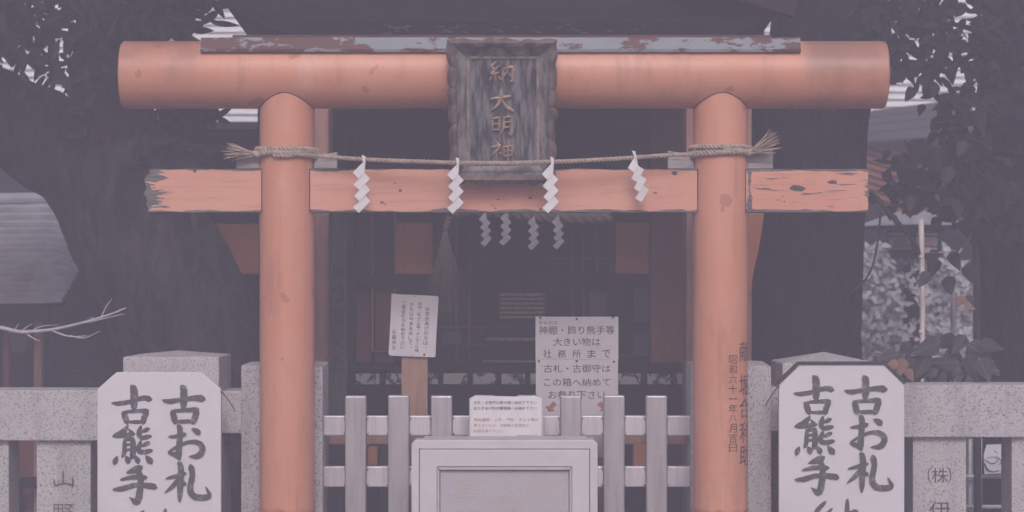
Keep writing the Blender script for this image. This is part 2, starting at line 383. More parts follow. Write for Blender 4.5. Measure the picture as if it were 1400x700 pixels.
# ------------------------------------------------------------------ gate (torii)
CX = X(689)
torii = thing('torii_gate', 'orange painted torii gate with round pillars and thick log lintel', 'torii gate', (CX, 0, 0))
KR, KZ = 46/PPM, Z(102.5)
mb = MB(); n = 72; xs = [X(168.5), X(168.5)+.006, X(275), X(480), X(690), X(900), X(1100), X(1209.5)-.006, X(1209.5)]
vs = []; fs = []
for i, x in enumerate(xs):
    r = KR - (.006 if i in (0, len(xs)-1) else 0)
    for j in range(n):
        a = 2*math.pi*j/n; vs.append((x, r*math.cos(a), KZ + r*math.sin(a)))
for i in range(len(xs)-1):
    for j in range(n): fs.append((i*n+j, i*n+(j+1)%n, (i+1)*n+(j+1)%n, (i+1)*n+j))
fs += [tuple(range(n)), tuple((len(xs)-1)*n+j for j in range(n))]
o = build('top_log', mb.add(vs, fs), M['verm_log'], torii, smooth=True, loc=(CX, 0, KZ))
for a, b, nm in ((281, 1091.5, 'tin_cap'),):
    # tin sheathed ridge cap: trapezoid section with a small drip lip, nibbled ends
    prof = [(-.128,Z(75.5)),(-.130,Z(72)),(-.124,Z(71)),(-.108,Z(58)),(-.104,Z(55)),(.104,Z(55)),(.13,Z(75.5))]
    m = MB(); k = len(prof); N = 60; vs = []; fs = []
    for i in range(N+1):
        px = a + (b-a)*i/N; wob = .0016*noise.noise(Vector((px*.05, 3, 0)))
        if i in (0, N): px += random.uniform(-3, 3)
        for (yy, zz) in prof: vs.append((X(px), yy, zz + wob))
    for i in range(N):
        for j in range(k): fs.append((i*k+j, i*k+(j+1)%k, (i+1)*k+(j+1)%k, (i+1)*k+j))
    fs += [tuple(range(k)), tuple(N*k+j for j in range(k))]
    build(nm, m.add(vs, fs), M['tin'], torii, loc=(CX, 0, Z(65)))
build('ridge_board', MB().box(X(321), X(1052), -.075, .075, Z(55.5), Z(50.5)), M['redwood'], torii, bevel=.003)
PRAD = 37.3/PPM
pill = []
for pc, lean in ((392.5, -1), (984.8, 0)):
    m = MB(); n = 64; vs = []; fs = []; zz = [-.05, .05, Z(694), Z(600), Z(450), Z(300), Z(200), Z(140), KZ+.02]
    for i, z in enumerate(zz):
        for j in range(n):
            a = 2*math.pi*j/n; r = PRAD*(1.0 + (.004 if z < Z(500) else 0)); vs.append((X(pc) + r*math.cos(a), r*math.sin(a), z))
    for i in range(len(zz)-1):
        for j in range(n): fs.append((i*n+j, i*n+(j+1)%n, (i+1)*n+(j+1)%n, (i+1)*n+j))
    fs += [tuple(range(n)), tuple((len(zz)-1)*n+j for j in range(n))]
    p = build('pillar', m.add(vs, fs), M['verm'], torii, smooth=True, loc=(X(pc), 0, 0)); pill.append(p)
    # thick coat of paint at the foot that ends in a torn, curling edge
    m = MB(); n = 90; vs = []; fs = []
    for j in range(n):
        a = 2*math.pi*j/n; top = Z(694.5) + .012*noise.noise(Vector((math.cos(a)*4, math.sin(a)*4, pc))) + .004*noise.noise(Vector((math.cos(a)*25, math.sin(a)*25, pc)))
        cr = .0035 + .003*abs(noise.noise(Vector((math.cos(a)*14, math.sin(a)*14, 3))))
        for r, z in ((.002, 0.0), (.002, top-.012), (.0025+cr, top), (.0, top-.004)):
            vs.append((X(pc) + (PRAD*1.004+r)*math.cos(a), (PRAD*1.004+r)*math.sin(a), z))
    for j in range(n):
        q = (j+1) % n
        for t in range(3): fs.append((4*j+t, 4*q+t, 4*q+t+1, 4*j+t+1))
    build('paint_skirt', m.add(vs, fs), M['verm'], p, smooth=True)
# tie beam with worn ends
m = MB(); N, Kz = 130, 12; x0, x1, z0, z1, hy = X(197), X(1184), Z(291), Z(231.5), .055
vs = []; fs = []
ring = [(-1, j/Kz*2-1) for j in range(Kz+1)] + [(1, 1-j/Kz*2) for j in range(Kz+1)]; k = len(ring)
for i in range(N+1):
    t = i/N; x = x0 + (x1-x0)*t
    for (a, b) in ring:
        yy = a*hy; zz = (z0+z1)/2 + b*(z1-z0)/2; xx = x
        if i < 4:
            xx += (4-i)/4 * (.014 + .026*noise.noise(Vector((b*3.1, a, 5))) + .012*noise.noise(Vector((b*13, a*2, 1)))); 
            if abs(b) > .8: xx += (4-i)/4*.012
        if abs(b) > .99: zz += .004*noise.noise(Vector((x*9, a, b))) - b*.0015
        yy += .0012*noise.noise(Vector((x*4, zz*40, 2)))
        vs.append((xx, yy, zz))
for i in range(N):
    for j in range(k): fs.append((i*k+j, i*k+(j+1)%k, (i+1)*k+(j+1)%k, (i+1)*k+j))
fs += [tuple(range(k)), tuple(N*k+j for j in range(k))]
build('tie_beam', m.add(vs, fs), M['beam'], torii, smooth=True, loc=(X(690.5), 0, (z0+z1)/2))
for a, b, la, lb in ((324, 356, 208, 214), (430, 461.5, 214, 208.5), (912.5, 948, 206.5, 213), (1021, 1055.5, 212, 206)):
    build('wedge', MB().prism([(X(a),Z(231)),(X(b),Z(231)),(X(b),Z(lb)),(X(a),Z(la))], -.03, .03), M['wedge'], torii, bevel=.002, loc=(X((a+b)/2),0,Z(220)))
for pc in (392.5, 984.8):      # thin dark strips where the log is scribed over each pillar and where the beam passes through
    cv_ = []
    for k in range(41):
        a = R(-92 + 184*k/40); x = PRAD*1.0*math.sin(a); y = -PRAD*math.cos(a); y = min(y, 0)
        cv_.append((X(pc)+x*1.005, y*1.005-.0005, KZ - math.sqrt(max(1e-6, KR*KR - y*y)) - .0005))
    build('scribed_dark_strip', MB().tube(cv_, [.0016+.0009*abs(noise.noise(Vector((k*.5,pc,0)))) for k in range(41)], 6), M['screw'], torii, smooth='all')
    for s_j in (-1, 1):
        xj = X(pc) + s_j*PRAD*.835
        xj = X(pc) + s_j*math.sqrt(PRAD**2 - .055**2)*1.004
        build('beam_dark_strip', MB().box(xj-.0022, xj+.0022, -.0575, .0575, z0+.001, z1-.001), M['screw'], torii)
def on_pillar(px, py, pc=984.8):       # px given as angle-unrolled px from the axis
    a = px / 37.3; r = PRAD*1.004 + .0012
    return Vector((X(pc) + r*math.sin(a), -r*math.cos(a), Z(py)))
for ch, yc in zip('献堀合利助', (479.5, 525.5, 556.5, 590, 621)):
    m = MB(); text(m, ch, 24.5, 48.5, yc-14, yc+14, on_pillar); build('donor_character', m, M['pillar_ink'], pill[1])
hs = {'一': 1.5, '日': 11, '月': 12, '六': 12, '十': 12, '八': 10}
for i, ch in enumerate('昭和六十一年八月吉日'):
    yc = 490.5 + i*13.25; h = hs.get(ch, 12.4)
    m = MB(); text(m, ch, 8.2, 20.2, yc-h/2, yc+h/2, on_pillar); build('date_character', m, M['pillar_ink'], pill[1])

# ------------------------------------------------------------------ name plaque
plq = thing('name_plaque', 'dark weathered wooden plaque with raised gilt characters and scalloped frame on torii lintel', 'plaque', P(688, 255, -.12))
# plaque plane leans forward at the top; local mapping from px to the leaning plane
def PQ(px, py, d=0.0):
    y = -.105 - .085*(255-py)/203 - d
    return Vector((X(px, y), y, Z(py, y)))
build('back_board', MB().add([PQ(636,76),PQ(739,76),PQ(739,228),PQ(636,228),PQ(636,76,-.03),PQ(739,76,-.03),PQ(739,228,-.03),PQ(636,228,-.03)],
      [(0,1,2,3),(7,6,5,4),(0,4,5,1),(1,5,6,2),(2,6,7,3),(3,7,4,0)]), M['plaque_wood'], plq, loc=PQ(688,150))
for (ax, ay, bx, by) in ((638,77,642,227),(733.5,77,737.5,227),(642.5,77,733,80.5),(642.5,223.5,733,227)):
    build('bead', MB().add([PQ(ax,ay,.006),PQ(bx,ay,.006),PQ(bx,by,.006),PQ(ax,by,.006),PQ(ax,ay,-.002),PQ(bx,ay,-.002),PQ(bx,by,-.002),PQ(ax,by,-.002)],
          [(0,1,2,3),(0,4,5,1),(1,5,6,2),(2,6,7,3),(3,7,4,0)]), M['beadwood'], plq, bevel=.001)
def frame_side(inA, inB, outA, outB, seed, bumps):
    """a sloped frame board from the inner edge to a scalloped, rolled outer lip"""
    N = 64; vs = []; fs = []; k = 8
    iA, iB, oA, oB = (Vector(q) for q in (inA, inB, outA, outB))
    for i in range(N+1):
        t = i/N; pi = iA.lerp(iB, t); po = oA.lerp(oB, t); d = (po-pi); u = d.normalized()
        ph = t*bumps; ph += .35*noise.noise(Vector((t*4, seed*3.3, 2))); sc_ = abs(math.sin(math.pi*ph))**.6*(.65+.5*noise.noise(Vector((t*9, seed, 5)))); sc2 = noise.noise(Vector((t*7, seed, 0)))
        e = (sc_*7.5 - 3.4 + sc2*2.4) * min(1, 8*min(t, 1-t)+.15)
        tip = po + u*e; roll = .018*sc_
        pts = [(pi, .002), (pi+d*.30, .020), (pi+d*.52, .036), (pi+d*.60, .046+roll*.6), (pi+d*.80, .050+roll), (tip, .036+roll*.5), (tip+u*.3, .014), (pi+d*.55, -.012)]
        for (q, h) in pts: vs.append(PQ(q.x, q.y, h))
    for i in range(N):
        for j in range(k): fs.append((i*k+j, i*k+(j+1)%k, (i+1)*k+(j+1)%k, (i+1)*k+j))
    fs += [tuple(range(k)), tuple(N*k+j for j in range(k))]
    mm = MB().add(vs, fs); 
    return mm
for (iA, iB, oA, oB, sd_, bm_, nm) in (((638,78),(638,226),(611,54),(617,252),1,6.5,'frame_side'), ((737.5,226),(737.5,78),(758.5,252),(761.5,54),2,7.3,'frame_side'),
                               ((738,78),(638,78),(762,54),(611,54),3,3,'frame_top'), ((638,226),(738,226),(616,251),(760,251),4,7,'frame_bottom')):
    o = build(nm, frame_side(iA, iB, oA, oB, sd_, bm_), M['frame_wood'], plq, smooth=True, loc=PQ((iA[0]+oB[0])/2, (iA[1]+oB[1])/2))
    o.data.materials.append(M['frame_in'])  # inner slope of each frame board gets the paler wood tone
    for i, p in enumerate(o.data.polygons):
        if i < 64*8 and i % 8 in (0, 1): p.material_index = 1
PL = {}
PL['納'] = [[(270,134,7),(250,158,9),(268,170,7)],[(284,150,6),(252,186,9),(282,180,7)],[(266,185,8),(265,224,5)],[(252,196,4),(243,213,8)],[(279,196,4),(289,211,8)],
          [(300,160,8),(297,222,8)],[(300,165,6),(325,160,8),(338,161,10),(338,200,8),(337,218,9),(326,214,3)],[(318,130,8),(316,170,8),(302,198,4)],[(316,174,4),(331,196,8)]]
PL['大'] = [[(246,291,9),(290,285,9),(332,280,12)],[(289,250,9),(288,288,11),(274,318,9),(246,340,3)],[(291,288,4),(310,322,10),(340,342,13)]]
PL['明'] = [[(253,368,8),(255,426,8)],[(253,373,6),(282,368,8)],[(282,367,9),(281,424,8)],[(257,396,5),(280,393,6)],[(257,420,5),(281,417,6)],
          [(301,364,8),(300,410,8),(287,442,3)],[(301,368,6),(332,363,8)],[(332,362,10),(332,436,9),(320,430,3)],[(303,388,5),(330,385,6)],[(303,409,5),(330,406,6)]]
PL['神'] = [[(266,466,5),(278,479,9)],[(249,493,6),(284,484,9),(270,508,7),(248,527,3)],[(270,506,8),(270,552,6)],[(279,511,5),(291,523,8)],
          [(300,489,7),(303,530,7)],[(300,491,6),(338,486,9)],[(338,486,9),(334,528,7)],[(303,509,5),(336,506,6)],[(303,528,5),(334,525,6)],[(318,466,9),(318,562,5)]]
for ch in '納大明神':
    m = MB(); brush(m, [[(a_,b_,c_*1.55) for a_,b_,c_ in st_] for st_ in PL[ch]], lambda a, b, l=0: PQ(590+a/3.045, 40+b/3.045, .004+l), ridge=.010, n=4, lift=.0006)
    o = build('character', m, M['gold'], plq, smooth=False)

# ------------------------------------------------------------------ rope with paper streamers
def rope(mb, pts, r, pitch, strands=2, n=6, ppt=9):
    q = [Vector(p) for p in pts]; L = [0]
    for a, b in zip(q, q[1:]): L.append(L[-1] + (b-a).length)
    N = max(4, int(L[-1]/pitch*ppt)); out = []
    i = 0
    for k in range(N+1):
        d = L[-1]*k/N
        while i < len(q)-2 and L[i+1] < d: i += 1
        t = (d-L[i])/max(1e-9, L[i+1]-L[i]); out.append(q[i].lerp(q[i+1], t))
    for s in range(strands):
        sp = []
        for k, p in enumerate(out):
            t = (out[min(k+1,N)] - out[max(k-1,0)]).normalized(); u = t.cross(Vector((0,.3,1))).normalized(); b = t.cross(u)
            a = 2*math.pi*(k/ppt + s/strands); sp.append(p + (u*math.cos(a)+b*math.sin(a))*r*.5)
        mb.tube(sp, r*.58, n)
def straws(mb, base, dirs, count, lmin, lmax, r, spread, seed, curl=0.0):
    rn = random.Random(seed)
    for i in range(count):
        d = (Vector(dirs) + Vector([rn.uniform(-1,1)*spread for _ in range(3)])).normalized(); L = rn.uniform(lmin, lmax)
        b = Vector(base) + Vector([rn.uniform(-1,1)*.006 for _ in range(3)]); s = Vector([rn.uniform(-1,1)*curl for _ in range(3)])
        mb.tube([b, b+d*L*.35+s*L*.1, b+d*L*.7+s*L*.4, b+d*L+s*L], [r, r, r*.8, r*.4], 4)
rp = thing('straw_rope', 'thin twisted straw rope tied across the torii pillars with frayed ends', 'rope', P(690, 222, -.13))
RY = -.125
path = [P(432,213,RY),P(470,216,RY),P(520,219,-.15),P(590,221.5,-.175),P(625,222.6,-.185),P(690,223,-.187),P(745,221.5,-.185),P(790,220,-.175),P(860,216,-.15),P(910,212.5,-.13),P(947,211,RY)]
path = catmull(path, 8)
m = MB(); rope(m, path, 3.1/PPM, 10/PPM); build('rope_span', m, M['straw'], rp, smooth='all')
def wrap(pc, rows, seed):
    m = MB(); rr = PRAD + .011
    for (za, zb, a0, a1) in rows:
        pts = []
        for k in range(40):
            t = k/39; a = R(a0 + (a1-a0)*t); z = za + (zb-za)*t + 1.5*noise.noise(Vector((t*5, seed, za)))
            pts.append((X(pc) + rr*math.sin(a), -rr*math.cos(a), Z(z)))
        rope(m, pts, 3.6/PPM, 11/PPM)
    return m
build('rope_wrap', wrap(392.5, [(205,206.5,-100,260),(212.5,208,-95,95),(208,216.5,-60,95),(214.5,213,-20,98)], 1), M['straw'], rp, smooth='all')
build('rope_wrap', wrap(984.8, [(203,202,-100,260),(210.5,210,-98,80),(214.5,205,-80,98),(206,211,0,95)], 2), M['straw'], rp, smooth='all')
m = MB(); b = P(353, 211, -.06); m.tube([b+Vector((.03,0,0)), b, b+Vector((-.025,0,.004))], [.013,.016,.011], 8)
straws(m, b+Vector((-.01,0,0)), (-1,-.15,.08), 44, .085, .135, .0030, .30, 3, .05); build('frayed_end', m, M['straw'], rp, smooth='all')
m = MB(); b = P(1022, 209, -.06); m.tube([b+Vector((-.03,0,0)), b, b+Vector((.025,0,.006))], [.013,.016,.012], 8)
straws(m, b+Vector((.005,0,.0)), (1,-.15,.28), 40, .06, .145, .0026, .40, 4, .08); build('frayed_end', m, M['straw'], rp, smooth='all')
m = MB(); straws(m, P(431,209,-.12), (.5,-.2,.5), 6, .015, .04, .0016, .8, 5); straws(m, P(952,205,-.125), (-.3,-.4,.6), 5, .01, .03, .0014, .8, 6); build('loose_straw', m, M['straw'], rp)

SH = [[(190,140),(90,243),(145,302),(200,240)], [(250,298),(197,240),(97,360),(152,408)], [(252,405),(205,352),(103,463),(152,512)], [(255,512),(207,460),(90,570),(147,622)]]
def make_shide(mat, label, group, tab=True):
    t = thing('paper_streamer', label, 'paper streamer', (0,0,0), group)
    k = 1/7/PPM
    for i, q in enumerate(SH):
        m = MB(); dy = (-.0016, .0016)[i % 2]; tilt = (.006, -.004, .005, -.007)[i]
        c = [((a-190)*k, dy + tilt*((a-175)/160), -(b-140)*k) for a, b in q]
        m.add(c + [(a, y+.0007, z) for a, y, z in c], [(0,1,2,3),(7,6,5,4),(0,4,5,1),(1,5,6,2),(2,6,7,3),(3,7,4,0)])
        build('paper_fold', m, mat, t, local=True)
    if tab:
        m = MB(); c = [((a-190)*k, -.002+dd, -(b-140)*k) for a, b, dd in ((172,75,-.004),(208,90,-.004),(207,150,-.005),(203,235,0),(186,160,-.003))]
        m.add(c + [(a, y+.0007, z) for a, y, z in c], [(0,1,2,3,4),(9,8,7,6,5)] + [(i,(i+1)%5,(i+1)%5+5,i+5) for i in range(5)])
        build('paper_tab', m, mat, t, local=True)
    return t
gS = 'paper streamers on the rope across the torii'
s0 = make_shide(M['paper'], 'white zigzag paper streamer on torii rope, nearest the left pillar', gS)
def place(o, px, py, y, rot, sc_=1.0): o.location = P(px, py, y); o.rotation_euler = rot; o.scale = (sc_,)*3
s1 = dup(s0); s2 = dup(s0); s3 = dup(s0)
place(s0, 497, 221, -.150, (R(2), 0, R(4)))
place(s1, 625.5, 224, -.205, (R(3), R(1), R(-6)), .97)
place(s2, 754.5, 223, -.205, (R(2), R(-1), R(3)), .97)
place(s3, 868, 213.5, -.160, (R(5), R(-13), R(-8)), .90)
s1['label'] = 'white zigzag paper streamer at the lower left corner of the wooden plaque'
s2['label'] = 'white zigzag paper streamer at the lower right corner of the wooden plaque'
s3['label'] = 'tilted white zigzag paper streamer on torii rope, nearest the lettered pillar'

# ------------------------------------------------------------------ granite fences
def fence(name, label, side):
    t = thing(name, label, 'fence', (X(200 if side < 0 else 1180), .3, 0))
    F = .16
    if side < 0:
        rails = [(-260, 170, 534, 603), (300, 336, 535, 593)]; cap = (171, 301.5, 487.5, 478.5); gate = (329.5, 441, 498)
        bal = [(50, 124), (-62, 12), (-174, -100)]
    else:
        rails = [(1198, 1640, 526.5, 598.5), (1050, 1069, 530, 590)]; cap = (1068, 1198.5, 496, 480.5); gate = (945, 1054.5, 497)
        bal = [(1248, 1321), (1383, 1457), (1518, 1592)]
    for (a, b, t0, t1) in rails:
        build('rail', MB().box(X(a,F), X(b,F), F+.02, F+.30, Z(t1,F), Z(t0,F)), M['granite'], t, bevel=.006, loc=(X((a+b)/2,F), F, Z(t1,F)))
    a, b, ty, ap = cap; dep = .40; x0, x1 = X(a,F), X(b,F); zt = Z(ty,F); yf = F - .05
    m = MB().add([(x0,yf,0),(x1,yf,0),(x1,yf+dep,0),(x0,yf+dep,0),(x0,yf,zt),(x1,yf,zt),(x1,yf+dep,zt),(x0,yf+dep,zt),((x0+x1)/2,yf+dep/2,Z(ap,F+.2))],
                 [(3,2,1,0),(0,1,5,4),(1,2,6,5),(2,3,7,6),(3,0,4,7),(4,5,8),(5,6,8),(6,7,8),(7,4,8)])
    build('capped_post', m, M['granite'], t, bevel=.005, loc=((x0+x1)/2, F, 0))
    a, b, ty = gate; x0, x1 = X(a,F), X(b,F); zt = Z(ty,F)
    m = MB().add([(x0,F,0),(x1,F,0),(x1,F+.3,0),(x0,F+.3,0),(x0,F,zt-.004),(x1,F,zt-.012),(x1,F+.3,zt),(x0,F+.3,zt),((x0+x1)/2,F+.15,zt+.012)],
                 [(3,2,1,0),(0,1,5,4),(1,2,6,5),(2,3,7,6),(3,0,4,7),(4,5,8),(5,6,8),(6,7,8),(7,4,8)])
    build('gate_post', m, M['granite'], t, bevel=.006, loc=((x0+x1)/2, F, 0))
    bs = []
    for i, (a, b) in enumerate(bal):
        o = build('baluster', MB().box(X(a,F+.05), X(b,F+.05), F+.05, F+.25, 0, Z(rails[0][3]-.5,F)), M['granite'], t, bevel=.004, loc=(X((a+b)/2,F), F+.1, 0)); bs.append(o)
    return t, bs
fl, bl = fence('stone_fence', 'speckled granite fence with capped post left of the torii', -1)
fr, br = fence('stone_fence', 'speckled granite fence with capped post right of the torii', 1)
YB = .16 + .05 - .0012
fn = lambda a, b: P(a, b, YB)
m = MB(); brush(m, [[(86.5,644,3),(86,663,3.2)],[(74,655,2),(75.5,664,3),(87,661,2.5),(100,663,3)],[(99,653,4),(100,662,3),(98,668,2)]], lambda a,b,l=0: P(a,b,YB-l)); build('engraved_character', m, M['carve_brown'], bl[0])
m = MB(); text(m, '野', 72, 101, 689, 717, fn); build('engraved_character', m, M['carve_brown'], bl[0])
m = MB(); text(m, '株', 1274, 1296, 640, 660, fn); build('engraved_character', m, M['carve'], br[0])
for s in (-1, 1):
    m = MB(); brush(m, [[(1284.5+s*9, 638, .8),(1284.5+s*14.5, 643, 1.3),(1284.5+s*15, 654, 1.3),(1284.5+s*11, 662, .8)]], lambda a,b,l=0: P(a,b,YB-l)); build('engraved_bracket', m, M['carve'], br[0])
m = MB(); text(m, '伊', 1270, 1299, 685, 713, fn); build('engraved_character', m, M['carve'], br[0])

# ------------------------------------------------------------------ white brush-lettered sign boards
def G(x, y): return (125 + x/3.335, 490 + y/3.335)
BR = [ # left column: 古 熊 手
 [(92,204,10),(125,206,20),(180,197,20),(235,181,22),(272,188,28)], [(182,124,22),(194,150,32),(194,235,30)], [(140,245,14),(152,262,26),(163,298,24)], [(140,246,14),(200,241,16),(258,238,24)],
 [(254,238,22),(244,262,26),(234,298,24)], [(164,290,15),(238,290,18)],
 [(168,306,10),(142,336,26),(98,356,16)], [(100,357,12),(140,354,18),(196,344,22)], [(168,322,8),(192,346,18)], [(152,368,16),(150,425,20),(140,452,12)], [(152,372,14),(192,366,18)],
 [(190,364,24),(188,446,24),(176,440,8)], [(156,395,11),(182,392,11)], [(156,418,11),(182,415,11)],
 [(226,308,16),(217,345,22),(232,362,20),(272,354,18)], [(262,320,22),(224,338,12)], [(226,376,16),(214,412,22),(230,428,20),(276,420,20)], [(264,384,22),(224,402,12)],
 [(118,445,6),(110,465,22),(103,483,16)], [(156,444,6),(166,464,26),(166,480,12)], [(198,442,6),(210,464,24),(214,480,12)], [(246,442,6),(264,464,28),(276,480,14)],
 [(232,494,18),(205,506,30),(160,522,10)], [(132,554,12),(185,542,18),(250,543,26)], [(98,598,12),(140,594,22),(200,578,20),(270,582,26),(296,588,22)],
 [(208,506,22),(224,545,26),(218,625,28),(204,655,26),(172,632,5)],
 # right column: 古 お 札
 [(324,190,10),(355,196,20),(420,186,18),(480,180,24),(514,186,30)], [(412,124,22),(421,150,30),(419,232,28)], [(364,240,14),(374,260,26),(382,296,24)], [(364,240,14),(430,236,16),(486,232,24)],
 [(482,232,24),(474,262,26),(462,296,24)], [(384,288,15),(466,286,18)],
 [(352,358,12),(390,354,16),(430,344,22)], [(394,304,18),(404,330,24),(398,430,26),(404,464,8)], [(404,464,8),(384,440,20),(352,428,10),(400,398,14),(450,380,16),(492,388,24),(506,416,26),(486,444,24),(444,448,6)],
 [(456,320,8),(480,332,24),(492,346,20)],
 [(340,548,10),(385,536,16),(430,524,18)], [(396,474,18),(408,500,26),(404,600,26),(402,656,10)], [(402,540,12),(376,576,20),(334,614,5)], [(408,552,6),(428,576,22)],
 [(452,488,28),(460,530,24),(450,595,26),(468,628,26),(510,634,24),(538,624,20),(520,584,5)] ]
NO = [[(150+(a-240)*2.05, 684+(b-130)*2.05, c*2.6) for a, b, c in st] for st in PL['納']]
def sign(label, ox, oy, box, trim, seed):
    yf = -.035
    x0, x1, top, ch, cv = box
    t = thing('sign_board', label, 'sign', P((x0+x1)/2, 934, yf))
    t.location.z = .02
    zb = .02
    out = [(X(x0,yf),zb),(X(x1,yf),zb),(X(x1,yf),Z(top+cv,yf)),(X(x1-ch,yf),Z(top,yf)),(X(x0+ch,yf),Z(top,yf)),(X(x0,yf),Z(top+cv,yf))]
    build('board', MB().prism(out, yf, yf+.03), M['sign'], t, bevel=.003, loc=(X((x0+x1)/2,yf), yf, .5))
    for side in (-1, 1):
        px = x0+30 if side < 0 else x1-30
        build('batten', MB().box(X(px-9,yf), X(px+9,yf), yf+.031, yf+.10, zb, Z(top+40,yf)), M['wedge'], t, bevel=.003)
    m = MB(); brush(m, [[(*G(a,b), c*1.1/3.335) for a,b,c in st] for st in BR], lambda a,b,l=0: P(a+ox, b+oy, yf-.0012-l), n=6, lift=.00012, jit=.10)
    build('brush_lettering', m, M['ink'], t)
    m = MB(); brush(m, [[(*G(a,b), c/3.335) for a,b,c in st] for st in NO], lambda a,b,l=0: P(a+ox+8, b+oy+1, yf-.0012-l), n=6, lift=.00012, jit=.10)
    build('brush_lettering', m, M['ink'], t)
    if trim:
        segs = [((x0-1,top+cv+2),(x0+ch,top-1.5)),((x0+ch,top-1.5),(x1-ch,top-1.5)),((x1-ch,top-1.5),(x1+1,top+cv+2))]
        for (a, b) in segs:
            A, B = P(*a,yf), P(*b,yf); d = (B-A).normalized(); nn = Vector((-d.z,0,d.x))*.006
            pts = [A-nn, B-nn, B+nn, A+nn]
            build('edge_trim', MB().add([q+Vector((0,-.006,0)) for q in pts]+[q+Vector((0,.035,0)) for q in pts], [(0,1,2,3),(7,6,5,4),(0,4,5,1),(1,5,6,2),(2,6,7,3),(3,7,4,0)]), M['plank'], t, bevel=.001)
    m = MB(); a = P(x1-1, top+26, yf) if seed == 1 else P(x0+1, top+30, yf); s = 1 if seed == 1 else -1
    m.tube(catmull([a, a+Vector((s*.012,.02,-.012)), a+Vector((s*.028,.09,-.05)), a+Vector((s*.035,.2,-.09))], 5), .0022, 5); build('tie_wire', m, M['screw'], t)
    return t
sign('white board with black brush characters wired to the left capped granite post', 0, 0, (133,302,509,26,23), False, 1)
sign('white board with dark edge trim and brush characters on the right granite post', 932.5, -13, (1065,1236.5,498,27,24), True, 2)

# ------------------------------------------------------------------ aluminium fence between the gate posts
FY = .26
af = thing('aluminium_fence', 'low silver aluminium picket fence between the torii pillars', 'fence', (X(695,FY), FY, 0))
for k, px in enumerate((487, 545.5, 604, 662, 721, 780, 839, 897)):
    build('picket', MB().box(X(px-14.3,FY), X(px+14.3,FY), FY-.045, FY+.03, .03, Z(540.5+random.uniform(-.5,.5),FY)), M['alu'], af, bevel=.006, loc=(X(px,FY), FY, 0))
xs_ = [442, 487, 545.5, 604, 662, 721, 780, 839, 897, 946]
for (t0, t1) in ((568, 595), (637, 665)):
    for i, (a, b) in enumerate(zip(xs_, xs_[1:])):
        a2 = a + (14.6 if i else 0); b2 = b - (14.6 if i < len(xs_)-2 else 0)
        build('rail', MB().box(X(a2,FY), X(b2,FY), FY-.028, FY+.02, Z(t1,FY), Z(t0,FY)), M['alu_rail'], af, bevel=.004, loc=(X((a+b)/2,FY), FY, Z(t1,FY)))
m = MB()
for px in (487, 545.5, 604, 780, 839, 897):
    for yy in (571, 592, 640, 662):
        for s in (-1, 1):
            c = P(px+s*15.2, yy, FY-.03); m.tube([c+Vector((0,0,-.008)), c, c+Vector((0,0,.008))], [.003,.006,.003], 6)
build('weld_beads', m, M['alu'], af, smooth='all')['kind'] = 'stuff'

# ------------------------------------------------------------------ white metal collection box
BY = -.42
bx = thing('collection_box', 'white enamelled metal collection box in front of the aluminium fence', 'box', (X(690,BY), BY+.15, 0))
o0, o1, tp = 562.5, 817, 601.5
def slab(name, x0, x1, t0, t1, y0, y1, mat, bev=.004, par=bx):
    return build(name, MB().box(X(x0,BY), X(x1,BY), y0, y1, Z(t1,BY), Z(t0,BY)), mat, par, bevel=bev, loc=(X((x0+x1)/2,BY), y0, Z(t1,BY)))
body = build('body', MB().box(X(564.5,BY), X(815,BY), BY+.02, BY+.30, .05, Z(606,BY)), M['white_metal'], bx, bevel=.004)
zb = .05
def fr_piece(name, pts, y0, y1, mat): return build(name, MB().prism([(X(a,BY),Z(b,BY)) for a,b in pts], y0, y1), mat, bx, bevel=.003)
BOT = 960
fr_piece('front_frame', [(o0,tp+5),(o0+5,tp),(o1-5,tp),(o1,tp+5),(o1,BOT),(806.5,BOT),(806.5,613.5),(573,613.5),(573,BOT),(o0,BOT)], BY-.005, BY+.018, M['white_metal'])
fr_piece('inner_frame', [(574,614.5),(805.5,614.5),(805.5,BOT),(782,BOT),(782,637.5),(597.5,637.5),(597.5,BOT),(574,BOT)], BY-.012, BY+.012, M['white_metal'])
# the panel's raised moulding, mitred
def mould(pts): return MB().prism([(X(a,BY),Z(b,BY)) for a,b in pts], BY-.018, BY+.01)
build('panel_moulding', mould([(598,638.5),(781.5,638.5),(778,642),(601.5,642)]), M['mould'], bx, bevel=.002)
build('panel_moulding', mould([(598,639.5),(601,643),(601,BOT),(598,BOT)]), M['mould'], bx, bevel=.002)
build('panel_moulding', mould([(781.5,639.5),(781.5,BOT),(778.5,BOT),(778.5,643)]), M['mould'], bx, bevel=.002)
panel = fr_piece('front_panel', [(601.8,643),(777.8,643),(777.8,BOT),(601.8,BOT)], BY-.002, BY+.012, M['panel_metal'])
lid = build('lid', MB().box(X(578,BY+.1), X(803,BY+.1), BY+.03, BY+.27, Z(606,BY), Z(602.5,BY)), M['white_metal'], bx, bevel=.003)
m = MB(); fb = lambda a, b: P(a, b, BY-.0035)
text(m, '奉', 620, 656, 652, 686, fb, .03); text(m, '納', 724, 762, 651, 685, fb, .03)
c = (689, 716)
for r, wd in ((38, 2.0), (32, 1.2), (25, 1.6)):
    ring = []; 
    for k in range(64):
        a = 2*math.pi*k/64
        ring += [fb(c[0]+math.cos(a)*(r-wd/2), c[1]+math.sin(a)*(r-wd/2)), fb(c[0]+math.cos(a)*(r+wd/2), c[1]+math.sin(a)*(r+wd/2))]
    m.add(ring, [(2*k, 2*k+1, (2*k+3)%128, (2*k+2)%128) for k in range(64)])
